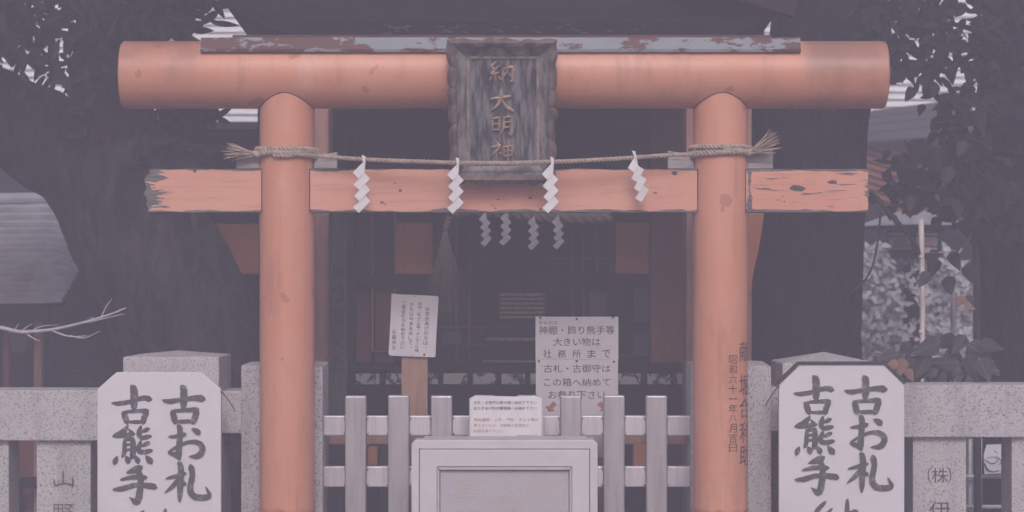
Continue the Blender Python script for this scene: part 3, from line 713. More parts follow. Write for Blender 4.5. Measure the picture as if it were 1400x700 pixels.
for k in range(16):
    a = 2*math.pi*k/16; m.add([fb(c[0]+math.cos(a+d)*q, c[1]+math.sin(a+d)*q) for d, q in ((-.07,26),(.07,26),(.09,31),(-.09,31))], [(0,1,2,3)])
build('faint_lettering', m, M['faint'], panel)

# ------------------------------------------------------------------ notices
NY = .12
nt_ = thing('notice_card', 'small white notice card with black and red lines behind the collection box', 'notice', P(691, 700, NY), None)
build('card', MB().prism([(X(a,NY),Z(b,NY)) for a,b in ((643,640),(740,640),(740.5,546),(737,542.5),(648,543.5),(643,548))], NY, NY+.006), M['paper'], nt_, bevel=.0015)
build('holder', MB().prism([(X(a,NY),Z(b,NY)) for a,b in ((641,640),(742.5,640),(742,544),(712,541),(706,542.3),(678,541.6),(650,540.5),(641.5,545))], NY+.007, NY+.02), M['white_metal'], nt_, bevel=.002)
build('support', MB().box(X(683,NY), X(699,NY), NY+.022, NY+.05, 0, Z(575,NY)), M['alu'], nt_, bevel=.002)
fn = lambda a, b: P(a, b, NY-.0012)
q = lambda x: 560 + x/4.12
r_ = lambda y: 530 + y/4.12
m = MB(); text(m, '古札・古御守は奥の箱へ納めて下さい', q(362), q(715), r_(74), r_(94), fn, .01); build('printed_line', m, M['print'], nt_)
m = MB(); text(m, 'おたきあげ料は賽銭箱へお納め下さい', q(362), q(715), r_(106), r_(126), fn, .01); build('printed_line', m, M['print'], nt_)
m = MB(); text(m, '花園神社社務所', q(603), q(722), r_(267), r_(281), fn, .008); build('printed_line', m, M['print'], nt_)
m = MB(); text(m, '陶磁器類・人形・門松・ダルマ等の', q(362), q(725), r_(171), r_(191), fn, .01); build('printed_line', m, M['redprint'], nt_)
m = MB(); text(m, '燃えないもの、刃物等の危険物は', q(362), q(672), r_(203), r_(223), fn, .01); build('printed_line', m, M['redprint'], nt_)
m = MB(); text(m, 'お持ち帰り下さい', q(362), q(527), r_(235), r_(254), fn, .01); build('printed_line', m, M['redprint'], nt_)

NY2 = .48
n2 = thing('notice_board', 'pale notice board with large printed lines and red arrows behind the pickets', 'notice', P(789, 800, NY2))
n2.location.z = 0
build('upper_board', MB().box(X(732,NY2), X(845.5,NY2), NY2, NY2+.006, Z(491.2,NY2), Z(433,NY2)), M['card'], n2, bevel=.0012)
build('lower_board', MB().box(X(732.5,NY2), X(845,NY2), NY2+.0004, NY2+.0064, Z(625,NY2), Z(491.35,NY2)), M['card'], n2, bevel=.0012)
for px in (750, 826): build('support', MB().box(X(px-8,NY2), X(px+8,NY2), NY2+.009, NY2+.04, 0, Z(440,NY2)), M['stake'], n2, bevel=.002)
fn = lambda a, b: P(a, b, NY2-.0012)
q = lambda x: 725 + x/4.83
r_ = lambda y: 425 + y/4.83
m = MB(); text(m, 'かみだな', q(57), q(180), r_(66), r_(90), fn); build('printed_line', m, M['print'], n2)
m = MB(); text(m, '神棚・飾り熊手等', q(57), q(556), r_(99), r_(155), fn, .012); build('printed_line', m, M['print'], n2)
m = MB(); text(m, '大きい物は', q(150), q(463), r_(178), r_(232), fn, .012); build('printed_line', m, M['print'], n2)
m = MB()
for i, ch in enumerate('社務所まで'): text(m, ch, q(85+i*97.3), q(85+i*97.3+54), r_(258), r_(310), fn, .012)
build('printed_line', m, M['print'], n2)
m = MB(); text(m, '古札・古御守は', q(88), q(529), r_(354), r_(407), fn, .012); build('printed_line', m, M['print'], n2)
m = MB(); text(m, 'この箱へ納めて', q(90), q(529), r_(444), r_(498), fn, .012); build('printed_line', m, M['print'], n2)
m = MB(); text(m, 'お参り下さい', q(120), q(496), r_(526), r_(582), fn, .012); build('printed_line', m, M['print'], n2)
for ax, ay, fl_ in ((140, 632, 1), (478, 632, -1)):
    pts = [(38,-22),(10,10),(24,26),(-24,34),(-38,-8),(-20,-2),(12,-36)]
    pts = [(38,-14),(8,14),(20,30),(-22,32),(-40,-6),(-18,0),(10,-36)]
    m = MB().add([fn(q(ax + fl_*a), r_(ay + b)) for a, b in pts], [tuple(range(7))]); build('red_arrow', m, M['redarrow'], n2)
for sx, sy in ((67,47),(307,53),(545,45),(57,332),(307,332),(552,335)):
    cc = fn(q(sx), r_(sy)); build('screw', MB().tube([cc+Vector((0,.004,0)), cc+Vector((0,-.003,0))], [.0052,.0045], 10), M['screw'], n2)

NY3 = .46
n3 = thing('notice_sign', 'tilted white sign with handwritten vertical columns nailed to a raw timber stake', 'notice', P(567, 800, NY3)); n3.location.z = 0
def N3(a, b, l=0.0):
    return P(520 + a/7, 390 + b/7, NY3 - l)
build('stake', MB().prism([(X(548,NY3),0),(X(584.5,NY3),0),(X(584.5,NY3),Z(410,NY3)),(X(549,NY3),Z(410,NY3))], NY3+.012, NY3+.045), M['stake'], n3, bevel=.003, loc=(X(566,NY3),NY3,0))
outl = [(107,80),(200,86),(330,92),(450,98),(545,104),(558,112),(548,280),(536,480),(528,672),(518,690),(400,686),(240,680),(100,674),(78,660),(86,520),(96,340),(102,180)]
nn_ = len(outl)
build('panel', MB().add([N3(a,b,.004) for a,b in outl]+[N3(a,b,-.004) for a,b in outl], [tuple(range(nn_)), tuple(range(2*nn_-1,nn_-1,-1))]+[(i,(i+1)%nn_,(i+1)%nn_+nn_,i+nn_) for i in range(nn_)]), M['card2'], n3, bevel=.001)
m = MB()
def vcol(s, xt, y0, xb, y1, w_):
    h = (y1-y0)/len(s)
    for i, ch in enumerate(s):
        t = (i+.5)/len(s); cx = xt+(xb-xt)*t; cy = y0+(y1-y0)*t
        ww, hh = (w_, h*.82)
        if ch in 'ー': ch = '｜'; ww, hh = w_*.12, h*.7
        elif ch in '・、': ww, hh = w_*.25, h*.25; cx += w_*.2
        text(m, ch, cx-ww/2, cx+ww/2, cy-hh/2, cy+hh/2, lambda a,b: N3(a + (b-cy)*-.05, b + (a-cx)*.06, .0052))
vcol('お焚きあげの方は、', 455, 205, 428, 620, 42); vcol('紙袋・ビニール袋・ダンボール箱', 382, 160, 345, 640, 38)
vcol('からは中身を出して、', 302, 160, 285, 620, 36); vcol('ご確認のうえ納め下さい', 225, 145, 210, 615, 38); vcol('花園神社', 132, 425, 130, 620, 36)
build('handwritten_columns', m, M['print'], n3)
for a, b, r in ((333,105,6),(421,664,11),(309,668,5)):
    cc = N3(a, b, .004); build('nail', MB().tube([cc+Vector((0,.003,0)), cc+Vector((0,-.003,0))], r/7/PPM, 8), M['screw'], n3)

# ------------------------------------------------------------------ shrine hall behind
hall = thing('shrine_hall', 'dark timber shrine hall with vermilion panels behind the torii', 'shrine', (X(690,2.2), 2.2, 0))
WY = 2.3
def rect(name, x0, x1, t, b, y, th, mat, par=hall, bev=.004):
    return build(name, MB().box(X(x0,y), X(x1,y), y, y+th, max(0,Z(b,y)), Z(t,y)), mat, par, bevel=bev, loc=(X((x0+x1)/2,y), y, max(0,Z(b,y))))
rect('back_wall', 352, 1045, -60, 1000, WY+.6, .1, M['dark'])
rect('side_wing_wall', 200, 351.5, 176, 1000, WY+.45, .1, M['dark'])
rect('side_wing_lintel', 195, 356, 196, 205, WY+.36, .08, M['shrine_red'])
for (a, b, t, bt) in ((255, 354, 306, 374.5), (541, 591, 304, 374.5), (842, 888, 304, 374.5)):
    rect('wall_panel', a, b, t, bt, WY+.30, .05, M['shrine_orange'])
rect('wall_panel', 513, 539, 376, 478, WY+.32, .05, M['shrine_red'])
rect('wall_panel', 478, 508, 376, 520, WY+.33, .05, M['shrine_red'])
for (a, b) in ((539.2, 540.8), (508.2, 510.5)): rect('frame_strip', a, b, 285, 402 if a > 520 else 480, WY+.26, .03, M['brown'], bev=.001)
rect('frame_strip', 509, 540, 479.5, 481, WY+.26, .03, M['brown'], bev=.001)
for (a, b, t, bt) in ((806, 830, 398, 434), (866, 888, 393, 441), (866, 888, 455, 485), (512, 538, 483, 505), (605, 618, 415, 426), (604, 630, 454, 470)):
    rect('dusty_pane', a, b, t, bt, WY+.30, .03, M['greypanel'], bev=.001)
rect('sill_strip', 845, 888, 485.5, 487.5, WY+.24, .04, M['greypanel'], bev=.001)
for a_ in (622, 640, 781, 796, 815): rect('door_stile', a_, a_+3.2, 300, 500, WY+.36, .03, M['eavewood2'], bev=.001)
for b_ in (352, 446, 470): rect('door_rail', 604, 832, b_, b_+2.6, WY+.37, .03, M['eavewood2'], bev=.001)
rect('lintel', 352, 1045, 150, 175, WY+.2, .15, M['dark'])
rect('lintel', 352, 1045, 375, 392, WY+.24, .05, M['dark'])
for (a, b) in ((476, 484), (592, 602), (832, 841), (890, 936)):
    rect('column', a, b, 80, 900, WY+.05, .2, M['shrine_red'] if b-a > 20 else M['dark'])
for (a, b) in ((358, 449.5), (938, 1028)):
    o = rect('porch_post', a, b, 60, 940, 1.0, .24, M['brown'], bev=.01)
# carved bracket end showing beyond the right pillar
build('bracket', MB().prism([(X(a,.95),Z(b,.95)) for a,b in ((1016,284),(1045,284),(1041,315),(1036,345),(1030,370),(1026,397),(1018,397))], .93, 1.0), M['bracket'], hall, bevel=.004)
build('bracket', MB().prism([(X(a,.95),Z(b,.95)) for a,b in ((354,290),(372,290),(372,400),(356,400))], .95, 1.0), M['bracket'], hall, bevel=.004)
# veranda edge with flaking white joist ends
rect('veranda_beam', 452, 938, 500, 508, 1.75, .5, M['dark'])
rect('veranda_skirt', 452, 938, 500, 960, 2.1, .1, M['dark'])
for k in range(12):
    a = 487 + 39.8*k
    rect('joist_end', a+random.uniform(-.6,.6), a+32+random.uniform(-.6,.6), 511+random.uniform(-.5,.5), 525.5, 1.72, .5, M['joist'], bev=.003)
rect('ground_beam', 448, 942, 597, 607.5, .62, .1, M['brown'])
rect('stair_block', 472, 486, 612, 720, 1.2, .2, M['plank']); rect('stair_block', 520, 530, 612, 720, 1.2, .2, M['plank'])
rect('post_foot', 503, 516, 612, 636, 1.3, .1, M['shrine_orange']); rect('post_foot', 866, 886, 606, 650, 1.3, .1, M['shrine_orange'])
# roof: thick blackened eave with upturned corners, sloping back
def eave():
    N = 40; vs = []; fs = []
    for i in range(N+1):
        t = i/N; px = 306 + (1066-306)*t; u = abs(2*t-1); up = -46*max(0, (u-.72)/.28)**1.6 if t < .5 else -38*max(0, (u-.80)/.20)**1.6
        sk = 0 if t < .5 else 0
        for (dy, b) in ((.80, 49.5), (.78, 30), (.86, 22), (.88, -14), (2.9, -140), (2.9, 60)):
            vs.append(P(px, b + up, dy) if dy < 2 else Vector((X(px, .9), dy, Z(b + up*.5, .9))))
    k = 6
    for i in range(N):
        for j in range(k): fs.append((i*k+j, i*k+(j+1)%k, (i+1)*k+(j+1)%k, (i+1)*k+j))
    fs += [tuple(range(k)), tuple(N*k+j for j in range(k))]
    return MB().add(vs, fs)
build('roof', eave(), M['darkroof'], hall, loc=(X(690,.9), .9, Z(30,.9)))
m = MB(); A, B = P(925, -46, .7), P(1090, 1, .74)
d = (B-A).normalized(); nn = Vector((-d.z, 0, d.x))*.07
pts = [A-nn, B-nn, B+nn, A+nn]; m.add([p for p in pts]+[p+Vector((0,.06,0)) for p in pts], [(0,1,2,3),(7,6,5,4),(0,4,5,1),(1,5,6,2),(2,6,7,3),(3,7,4,0)])
build('barge_board', m, M['eavewood'], hall, bevel=.004)
rn = random.Random(11); m = MB()
for k in range(34):
    px = rn.choice([rn.uniform(510, 560), rn.uniform(560, 680), rn.uniform(740, 810), rn.uniform(680,900)]); py = rn.uniform(34, 46)
    L = rn.uniform(2, 9); c = P(px, py, .765); t = rn.uniform(-.25, .25)
    m.add([c+Vector((a*S(0), rn.uniform(-.004,0), (b + a*t)*S(0))) for a, b in ((-L,0),(-L*.3,rn.uniform(1,3)),(L*.5,rn.uniform(.6,2)),(L,0),(L*.2,-rn.uniform(.5,1.6)))], [(0,1,2,3,4)])
build('flaking_paint', m, M['plank'], hall)['kind'] = 'stuff'

# inner thick rope, its tassel and streamers
ir = thing('shrine_rope', 'thick dim straw rope with tassel hung under the shrine eave', 'rope', P(700, 295, 1.5))
m = MB(); rope(m, catmull([P(616,290,1.5),P(650,287,1.5),P(700,291,1.5),P(760,297,1.5),P(835,296,1.5)], 8), 9.5*S(1.5), 42*S(1.5), 3, 8, 18); build('rope_body', m, M['straw_dim'], ir, smooth='all')
m = MB(); rope(m, catmull([P(620,288,1.5),P(614,298,1.49),P(610,308,1.49),P(608,316,1.49)], 6), 4.5*S(1.5), 14*S(1.5), 2, 6); build('rope_tail', m, M['straw_dim'], ir, smooth='all')
m = MB(); straws(m, P(608,313,1.49), (0,0,-1), 110, .2, .45, .0016, .22, 8, .12); build('tassel', m, M['straw_dim'], ir)
gR = 'paper streamers on the inner shrine rope'
lab = ['dim paper streamer on inner shrine rope, nearest the straw tassel', 'dim paper streamer on inner shrine rope, second from the straw tassel',
       'dim paper streamer on inner shrine rope, third from the straw tassel', 'dim paper streamer on inner shrine rope, farthest from the straw tassel']
z0_ = make_shide(M['paper_dim'], lab[0], gR, False)
for i, (px, py, rr) in enumerate(((664, 289, -3), (694, 288, 2), (731, 294, 0), (764, 293, -2))):
    o = z0_ if i == 0 else dup(z0_); place(o, px, py, 1.4, (R(3), R(rr), R(rr*2)), .70*1.155); o['label'] = lab[i]

al = thing('altar', 'dark tiered altar with dull gilt bands inside the shrine hall', 'altar', P(710, 700, 2.35)); al.location.z = 0
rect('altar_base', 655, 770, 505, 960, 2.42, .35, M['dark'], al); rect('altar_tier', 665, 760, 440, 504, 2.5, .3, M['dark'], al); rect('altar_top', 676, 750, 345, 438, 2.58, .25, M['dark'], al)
for (a, b, t, bt, y) in [(683,745,401+6.2*i,404.4+6.2*i,2.56) for i in range(6)] + [(664,762,462,466,2.48),(660,768,493,504,2.40)]:
    rect('gilt_band', a, b, t, bt, y, .015, M['dimgold'], al, .002)
pk = thing('sign_plank', 'tall grey weathered plank with faint brush lettering left of the pickets', 'sign', P(462, 800, .8)); pk.location.z = 0
build('plank', MB().prism([(X(449,.8),0),(X(474,.8),0),(X(475,.8),Z(250,.8)),(X(450,.8),Z(250,.8))], .8, .83), M['plank'], pk, bevel=.003, loc=(X(462,.8),.8,0))
m = MB()
for i, ch in enumerate('納つ華火た'): text(m, ch, 455, 470, 360+i*31, 384+i*31, lambda a,b: P(a,b,.7985), .01)
build('faint_lettering', m, M['dark'], pk)

# ------------------------------------------------------------------ white-sided building and roofs far behind
wb = thing('white_building', 'white building with horizontal siding far behind the trees', 'building', (X(700,7), 7.1, 0))
build('wall', MB().box(X(-420,7), X(1800,7), 7.06, 7.5, 0, Z(-120,7)), M['dark'], wb, loc=(X(700,7),7.1,0))
brd = None
for i in range(27):
    zt = Z(166 - 10.2*(i+1), 7) + .006; zb_ = Z(166 - 10.2*i, 7)
    if brd is None:
        m = MB().add([(X(-420,7),7.0,0),(X(1800,7),7.0,0),(X(1800,7),7.03,0),(X(-420,7),7.03,0),(X(-420,7),7.03,zt-zb_),(X(1800,7),7.03,zt-zb_)], [(0,1,2,3),(0,4,5,1),(3,2,5,4),(0,3,4),(1,5,2)])
        brd = build('siding_board', m, M['siding'], wb, loc=(0,0,0), local=True)
        brd.location = (-wb.location.x, -wb.location.y, zb_)
    else:
        c = dup(brd, wb, (-wb.location.x, -wb.location.y, zb_))

sr = thing('side_hall', 'grey roofed vermilion side hall behind the right tree trunk', 'building', (X(1250,6.2), 6.2, 0))
rows = [((1150,157),(1330,133)),((1150,165),(1330,143)),((1150,174),(1330,155)),((1150,184),(1330,168)),((1150,196),(1330,182))]
for i in range(4):
    (a0,a1),(b0,b1) = rows[i], rows[i+1]; y = 6.2 - i*.06
    A, B, C, Dd = P(*a0,y), P(*a1,y), P(*b1,y-.07), P(*b0,y-.07)
    dz = Vector((0,.015,-.02)); build('roof_course', MB().add([A,B,C,Dd,A+dz,B+dz,C+dz,Dd+dz], [(0,1,2,3),(7,6,5,4),(0,4,5,1),(1,5,6,2),(2,6,7,3),(3,7,4,0)]), M['metalroof'], sr)
rect('wall', 1100, 1480, 190, 1100, 6.6, .1, M['dark'], sr)
for i in range(9):
    a = 200 + 9.5*i
    A, B = P(1150, a-14, 6.0), P(1310, a+36, 6.3); d = (B-A).normalized(); nn = Vector((-d.z,0,d.x))*.014
    pts = [A-nn, B-nn, B+nn, A+nn]; build('rafter', MB().add(pts+[p+Vector((0,.05,0)) for p in pts], [(0,1,2,3),(7,6,5,4),(0,4,5,1),(1,5,6,2),(2,6,7,3),(3,7,4,0)]), M['rafter'], sr)
rect('soffit', 1100, 1400, 190, 300, 6.42, .06, M['shrine_red'], sr)

lh = thing('side_shrine', 'small side shrine with curved grey shingle roof at the left edge', 'building', (X(20,3.4), 3.6, 0))
def course(v0, v1, k):
    vs = []; N = 14
    for v, lift in ((v0, -.004), (v1, .017), (v1, -.016)):
        yl = 285 + 130*v; e = (115 - 60*(v-.5), 360 + 100*(v-.5)); yy = 3.0 + 1.3*(1-v)
        for i in range(N+1):
            t = i/N; xa = -160 + (e[0]+160)*t
            s = max(0, (xa - 48)/(e[0]-48)); ya = yl - 3*min(1, (xa+160)/210) + (e[1]-yl+3)*s**1.8 - 3*math.sin(math.pi*min(1,s))*(v<.9)
            p = P(xa, ya, yy - .25*s); vs.append(p + Vector((0, -lift*.6 if lift > 0 else 0, lift)))
    fs = []
    for r in range(2):
        for i in range(N): fs.append((r*(N+1)+i, r*(N+1)+i+1, (r+1)*(N+1)+i+1, (r+1)*(N+1)+i))
    return MB().add(vs, fs)
vv = [-.15 + 1.15*((i/17)**.8) for i in range(18)]
for i in range(17): build('shingle_course', course(vv[i], vv[i] + (vv[i+1]-vv[i])*.80, i), M['shingle'], lh)
m = MB()
for i in range(17):
    c_ = course(vv[i], vv[i+1], i); m.add([v + Vector((0, .035, -.012)) for v in c_.v[:30]], [f for f in c_.f if max(f) < 30])
build('shadow_backing', m, M['dark'], lh)  # dark sheet standing in for the shadow lines between courses
m = MB()
rect('eave_board', -160, 84, 413, 419, 3.05, .1, M['dark'], lh); rect('wall', -160, 66, 419, 1200, 3.9, .1, M['dark'], lh)
rect('column', 46, 57, 440, 1000, 3.4, .06, M['brown'], lh); rect('column', 4, 12, 440, 1000, 3.4, .06, M['shrine_red'], lh)
rect('lower_panel', 10, 60, 560, 800, 3.5, .05, M['shrine_red'], lh); rect('lower_rail', -20, 120, 653, 668, 3.3, .05, M['dark'], lh)
for px in (26, 44): rect('lower_stile', px, px+4, 668, 800, 3.45, .04, M['dark'], lh)
lt = thing('hanging_lamp', 'small pale square lamp hanging under the side shrine roof', 'lamp', P(26, 462, 3.3))
m = MB().add([P(a,b,yy) for a,b,yy in ((12,455,3.3),(40,455,3.3),(34,482,3.3),(16,482,3.3),(12,455,3.45),(40,455,3.45),(34,482,3.45),(16,482,3.45))], [(0,1,2,3),(7,6,5,4),(0,4,5,1),(1,5,6,2),(2,6,7,3),(3,7,4,0)])
build('shade', m, M['greypanel'], lt, bevel=.004); build('hanger', MB().tube([P(26,455,3.37), P(26,415,3.37)], .006, 6), M['dark'], lt)
bk = rect('dark_fence', -300, 420, 330, 1200, 4.3, .1, M['dark'], None); tag(bk, 'dark board fence behind the leaning tree trunk', 'fence')

# ------------------------------------------------------------------ trees
def leaf_mesh(name, L, W, mat, kind='lance', fold=.25, droop=.15):
    m = MB(); N = 7; vs = []
    for i in range(N+1):
        t = i/N
        wd = W*(math.sin(math.pi*t**.8)**.9 if kind == 'lance' else (math.sin(math.pi*t**.62))**.75*(1-.35*t)) if 0 < i < N else 0.001
        z = -droop*L*t*t
        vs += [(-wd/2, L*t, z), (0, L*t, z - fold*wd*.5), (wd/2, L*t, z)]
    fs = []
    for i in range(N): fs += [(3*i,3*i+1,3*i+4,3*i+3),(3*i+1,3*i+2,3*i+5,3*i+4)]
    return vs, fs
def crown(count, region, L, W, seed, kind='lance', down=.5, dens=None, sub=3):
    rn = random.Random(seed); m = MB(); vs0, fs0 = leaf_mesh('', 1, 1, None, kind)
    keep = [0,3,6,9,12,15,18,21] 
    done = 0
    while done < count:
        px, py, y = rn.uniform(region[0], region[1]), rn.uniform(region[2], region[3]), rn.uniform(region[4], region[5])
        if dens and rn.random() > dens(px, py): continue
        c = P(px, py, y)
        for k in range(sub):
            l = L*rn.uniform(.7, 1.25); wd = W*rn.uniform(.75, 1.25)
            d = Vector((rn.uniform(-1,1), rn.uniform(-.8,.4), rn.uniform(-1,1)*.7 - down)).normalized()
            side = d.cross(Vector((rn.uniform(-.5,.5), -1, rn.uniform(-.2,.8)))).normalized(); nr = side.cross(d)
            b = c + Vector((rn.uniform(-1,1), rn.uniform(-1,1), rn.uniform(-1,1)))*L*.5
            m.add([b + side*v[0]*wd + d*v[1]*l + nr*v[2]*.6*l*.5 for v in vs0], fs0); done += 1
    return m
tl = thing('leaning_tree', 'thick dark leaning tree trunk with knot and leafy limbs left of the torii', 'tree', (X(330,1.9), 1.9, 0))
YT = 1.9
pth = catmull([P(352,900,YT),P(318,640,YT),P(282,500,YT),P(222,385,YT),P(180,290,YT),P(150,215,YT)], 7)
rad = [S(YT)*(104 + 0*i) * (1 - .10*i/len(pth)) for i in range(len(pth))]
for i in range(6): rad[i] *= 1.15 - .03*i
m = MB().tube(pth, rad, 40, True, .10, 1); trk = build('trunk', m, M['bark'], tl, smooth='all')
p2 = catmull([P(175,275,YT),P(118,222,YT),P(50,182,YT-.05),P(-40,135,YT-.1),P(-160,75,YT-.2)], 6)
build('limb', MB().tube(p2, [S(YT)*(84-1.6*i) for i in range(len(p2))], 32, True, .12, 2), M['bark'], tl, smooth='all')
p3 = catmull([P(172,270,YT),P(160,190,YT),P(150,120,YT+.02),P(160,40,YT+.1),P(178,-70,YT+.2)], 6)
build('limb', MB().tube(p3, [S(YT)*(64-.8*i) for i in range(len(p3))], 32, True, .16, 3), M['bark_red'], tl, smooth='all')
kc = P(118,176,YT) + Vector((0,-.30,0)); m = MB(); vs = []; fs = []
for i in range(28):
    a = 2*math.pi*i/28
    for j in range(8):
        b = 2*math.pi*j/8; rr = .062 + .026*math.cos(b)*(1+.25*noise.noise(Vector((a*2,1,1))))
        vs.append(kc + Vector((rr*math.cos(a)*.85, .05*math.sin(b) + .02*math.cos(a*1.0), rr*math.sin(a)*1.05)))
for i in range(28):
    for j in range(8): fs.append((i*8+j, i*8+(j+1)%8, ((i+1)%28)*8+(j+1)%8, ((i+1)%28)*8+j))
build('knot', m.add(vs, fs), M['bark'], tl, smooth='all')
def dl(px, py):
    if 35 < px < 130 and 20 < py: return .48 if py < 85 + (px-40)*.6 else 0
    if px < 38 and py > 62: return .15
    if px < 150: return 1 if py < 60 + px*.25 else (.5 if py < 95 + px*.4 else 0)
    return .75 if py < 40 and px < 255 else (.4 if py < 56 and px < 290 else 0)
crown_l = crown(1500, (-140, 305, -40, 130, 1.0, 2.2), .105, .034, 21, 'lance', .5, dl)
cr2 = crown(160, (215, 292, 146, 162, 2.0, 2.4), .10, .036, 22, 'lance', .3); crown_l.add(cr2.v, cr2.f)
cr2 = crown(120, (195, 262, 195, 240, 1.6, 2.0), .12, .045, 23, 'lance', .4); crown_l.add(cr2.v, cr2.f)
cv = crown(1500, (150, 420, -380, -120, .6, 2.6), .22, .10, 24, 'ovate', .3); crown_l.add(cv.v, cv.f)  # unseen leaf canopy overhead, added to darken the leaves and air behind
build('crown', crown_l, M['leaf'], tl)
for pts_ in ([P(165,40,YT),P(230,15,YT-.2),P(295,30,YT-.3)], [P(150,100,YT),P(100,60,YT-.3),P(60,20,YT-.5)], [P(155,60,YT),P(90,0,YT-.4),P(0,-20,YT-.6)], [P(215,190,YT),P(240,160,YT+.2),P(280,152,YT+.3)]):
    build('branch', MB().tube(catmull(pts_, 5), [.022-.0014*i for i in range(11)], 7), M['bark'], tl, smooth='all')

tr = thing('straight_tree', 'wide black tree trunk standing behind the right torii pillar', 'tree', (X(1100,1.7), 1.7, 0))
p4 = catmull([P(1092,960,1.7),P(1094,640,1.7),P(1098,420,1.7),P(1108,200,1.7),P(1128,40,1.7),P(1140,-180,1.7)], 7)
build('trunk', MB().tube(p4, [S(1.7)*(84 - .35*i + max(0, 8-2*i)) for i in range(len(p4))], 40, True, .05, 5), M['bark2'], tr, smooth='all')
tf = thing('edge_tree', 'dark tree trunk with hanging leafy branches along the right edge', 'tree', (X(1400,1.9), 1.9, 0))
p5 = catmull([P(1405,960,1.9),P(1398,640,1.9),P(1392,420,1.9),P(1388,200,1.9),P(1392,40,1.9),P(1400,-180,1.9)], 7)
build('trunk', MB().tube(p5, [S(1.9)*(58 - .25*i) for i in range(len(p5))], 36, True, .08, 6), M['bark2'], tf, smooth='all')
def dr(px, py):
    if py < 62: return 1 if px > 1188 else .8
    if py < 112: return .8 if px > 1215 else .35
    return .75 if px > 1285 else 0
cr = crown(1150, (1180, 1420, -45, 320, 1.0, 1.7), .085, .034, 31, 'lance', .45, dr)
cr2 = crown(200, (1215, 1330, 195, 285, 2.3, 3.2), .09, .05, 32, 'ovate', .3, lambda a,b: 1 if b > 200 + abs(a-1260)*.3 else .3); cr.add(cr2.v, cr2.f)
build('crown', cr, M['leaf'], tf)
for pts_ in ([P(1390,60,1.8),P(1330,40,1.6),P(1250,20,1.5)], [P(1390,120,1.8),P(1340,90,1.6),P(1260,90,1.5)], [P(1380,330,1.8),P(1320,260,2.0),P(1250,240,2.4)]):
    build('branch', MB().tube(catmull(pts_, 5), [.02-.0012*i for i in range(11)], 7), M['bark2'], tf, smooth='all')

# broad-leaved vine hanging beside the edge trunk, and the plant on the rail: every leaf a part
def leaf_proto(name, L, W):
    m = MB(); vs, fs = leaf_mesh('', L, W, None, 'ovate', .22, .25); m.add([Vector(v) for v in vs], fs); return m
def add_leaf(parent, pos, ang, tilt, sc_, mat, cache={}):
    key = mat.name
    if key not in cache:
        o = build('leaf', leaf_proto('leaf', .12, .085), mat, parent, local=True, smooth='all'); cache[key] = o.data
    else:
        o = bpy.data.objects.new('leaf', cache[key]); col.objects.link(o); o.parent = parent
    o.location = pos - parent.location
    # ang: direction in the picture plane (0 = pointing down), tilt: lean towards the viewer
    o.matrix_basis = Matrix.Translation(o.location) @ Matrix.Rotation(R(ang), 4, 'Y') @ Matrix.Rotation(R(-90 + tilt), 4, 'X') @ Matrix.Rotation(R(random.uniform(-25,25)), 4, 'Y') @ Matrix.Scale(sc_, 4)
    return o
random.seed(5)
vn = thing('climbing_vine', 'broad leaved vine with dark stems hanging before the right edge trunk', 'vine', (X(1330,1.2), 1.2, 0))
st = [catmull([P(1338,940,1.25),P(1336,520,1.25),P(1335,360,1.25),P(1330,240,1.25),P(1318,175,1.25),P(1300,120,1.25)], 6), catmull([P(1190,262,1.3),P(1215,290,1.3),P(1245,325,1.3),P(1262,352,1.3)], 6), catmull([P(1160,402,1.4),P(1178,388,1.4),P(1192,366,1.4),P(1200,330,1.4),P(1204,290,1.4)], 5)]
for k, s in enumerate(st): build('stem', MB().tube(s, .018 if k == 0 else (.011 if k == 1 else .005), 8, True, .1, k), M['stem'], vn, smooth='all')
vine_leaves = [(1296,135,10,1.15),(1322,128,-12,1.25),(1336,160,-20,1.1),(1310,165,15,1.0),(1345,140,-35,1.1),(1280,120,25,1.0),(1238,105,60,1.25),(1222,108,95,1.1),(1200,104,80,.9),(1250,128,40,.9),(1300,96,-10,1.1),(1330,95,10,1.1),(1355,110,-20,1.2),(1262,150,15,.7),(1345,190,-10,1.0),
               (1320,200,25,.9),(1255,205,10,1.2),(1280,210,-15,1.2),(1300,235,20,1.1),(1245,240,30,1.1),(1270,255,-5,1.3),(1290,265,-20,1.1),(1310,280,10,1.1),(1245,275,5,.9),(1270,278,-25,.9),(1300,352,-30,1.0),
               (1280,360,10,1.1),(1295,385,-10,1.1),(1270,380,35,.9),(1320,370,-25,1.0),(1325,410,0,.9),(1310,330,15,1.0),(1350,330,-10,1.1),(1355,380,0,1.1)]
for (a, b, ang, s) in vine_leaves: add_leaf(vn, P(a, b-8, 1.15 + random.uniform(-.12,.12)), ang, random.uniform(-25,55), s*.8, M['leaf_vine'])
for (a, b, ang, s) in ((1322,408,70,.8),(1318,415,-60,.7)): add_leaf(vn, P(a, b, 1.05), ang, 20, s*.7, M['leaf_dry'])
rpn = thing('rail_plant', 'broad leaved plant resting over the top of the right granite rail', 'plant', (X(1290,.42), .52, 0))
rl = [(1302,492,-5,1.15),(1325,493,-20,1.1),(1338,498,-30,1.0),(1285,478,60,1.1),(1310,473,75,1.0),(1322,480,-60,1.1),(1270,492,20,1.0),(1285,498,10,1.0),(1262,505,70,1.0),(1250,500,40,.9),(1310,505,80,1.0),(1295,510,-70,.9),(1338,480,-80,.9),(1240,490,30,.9),(1243,478,15,.8),(1275,470,-60,.8),(1320,468,30,.8),(1285,515,85,.9),(1335,512,-75,.9),(1265,515,60,.8),(1228,495,75,.8),(1310,488,35,1.0),(1345,505,-50,.9)]
for (a, b, ang, s) in rl: add_leaf(rpn, P(a, b-10, .42 + random.uniform(-.1,.1)), ang, random.uniform(5,45), s, M['leaf_rail'])
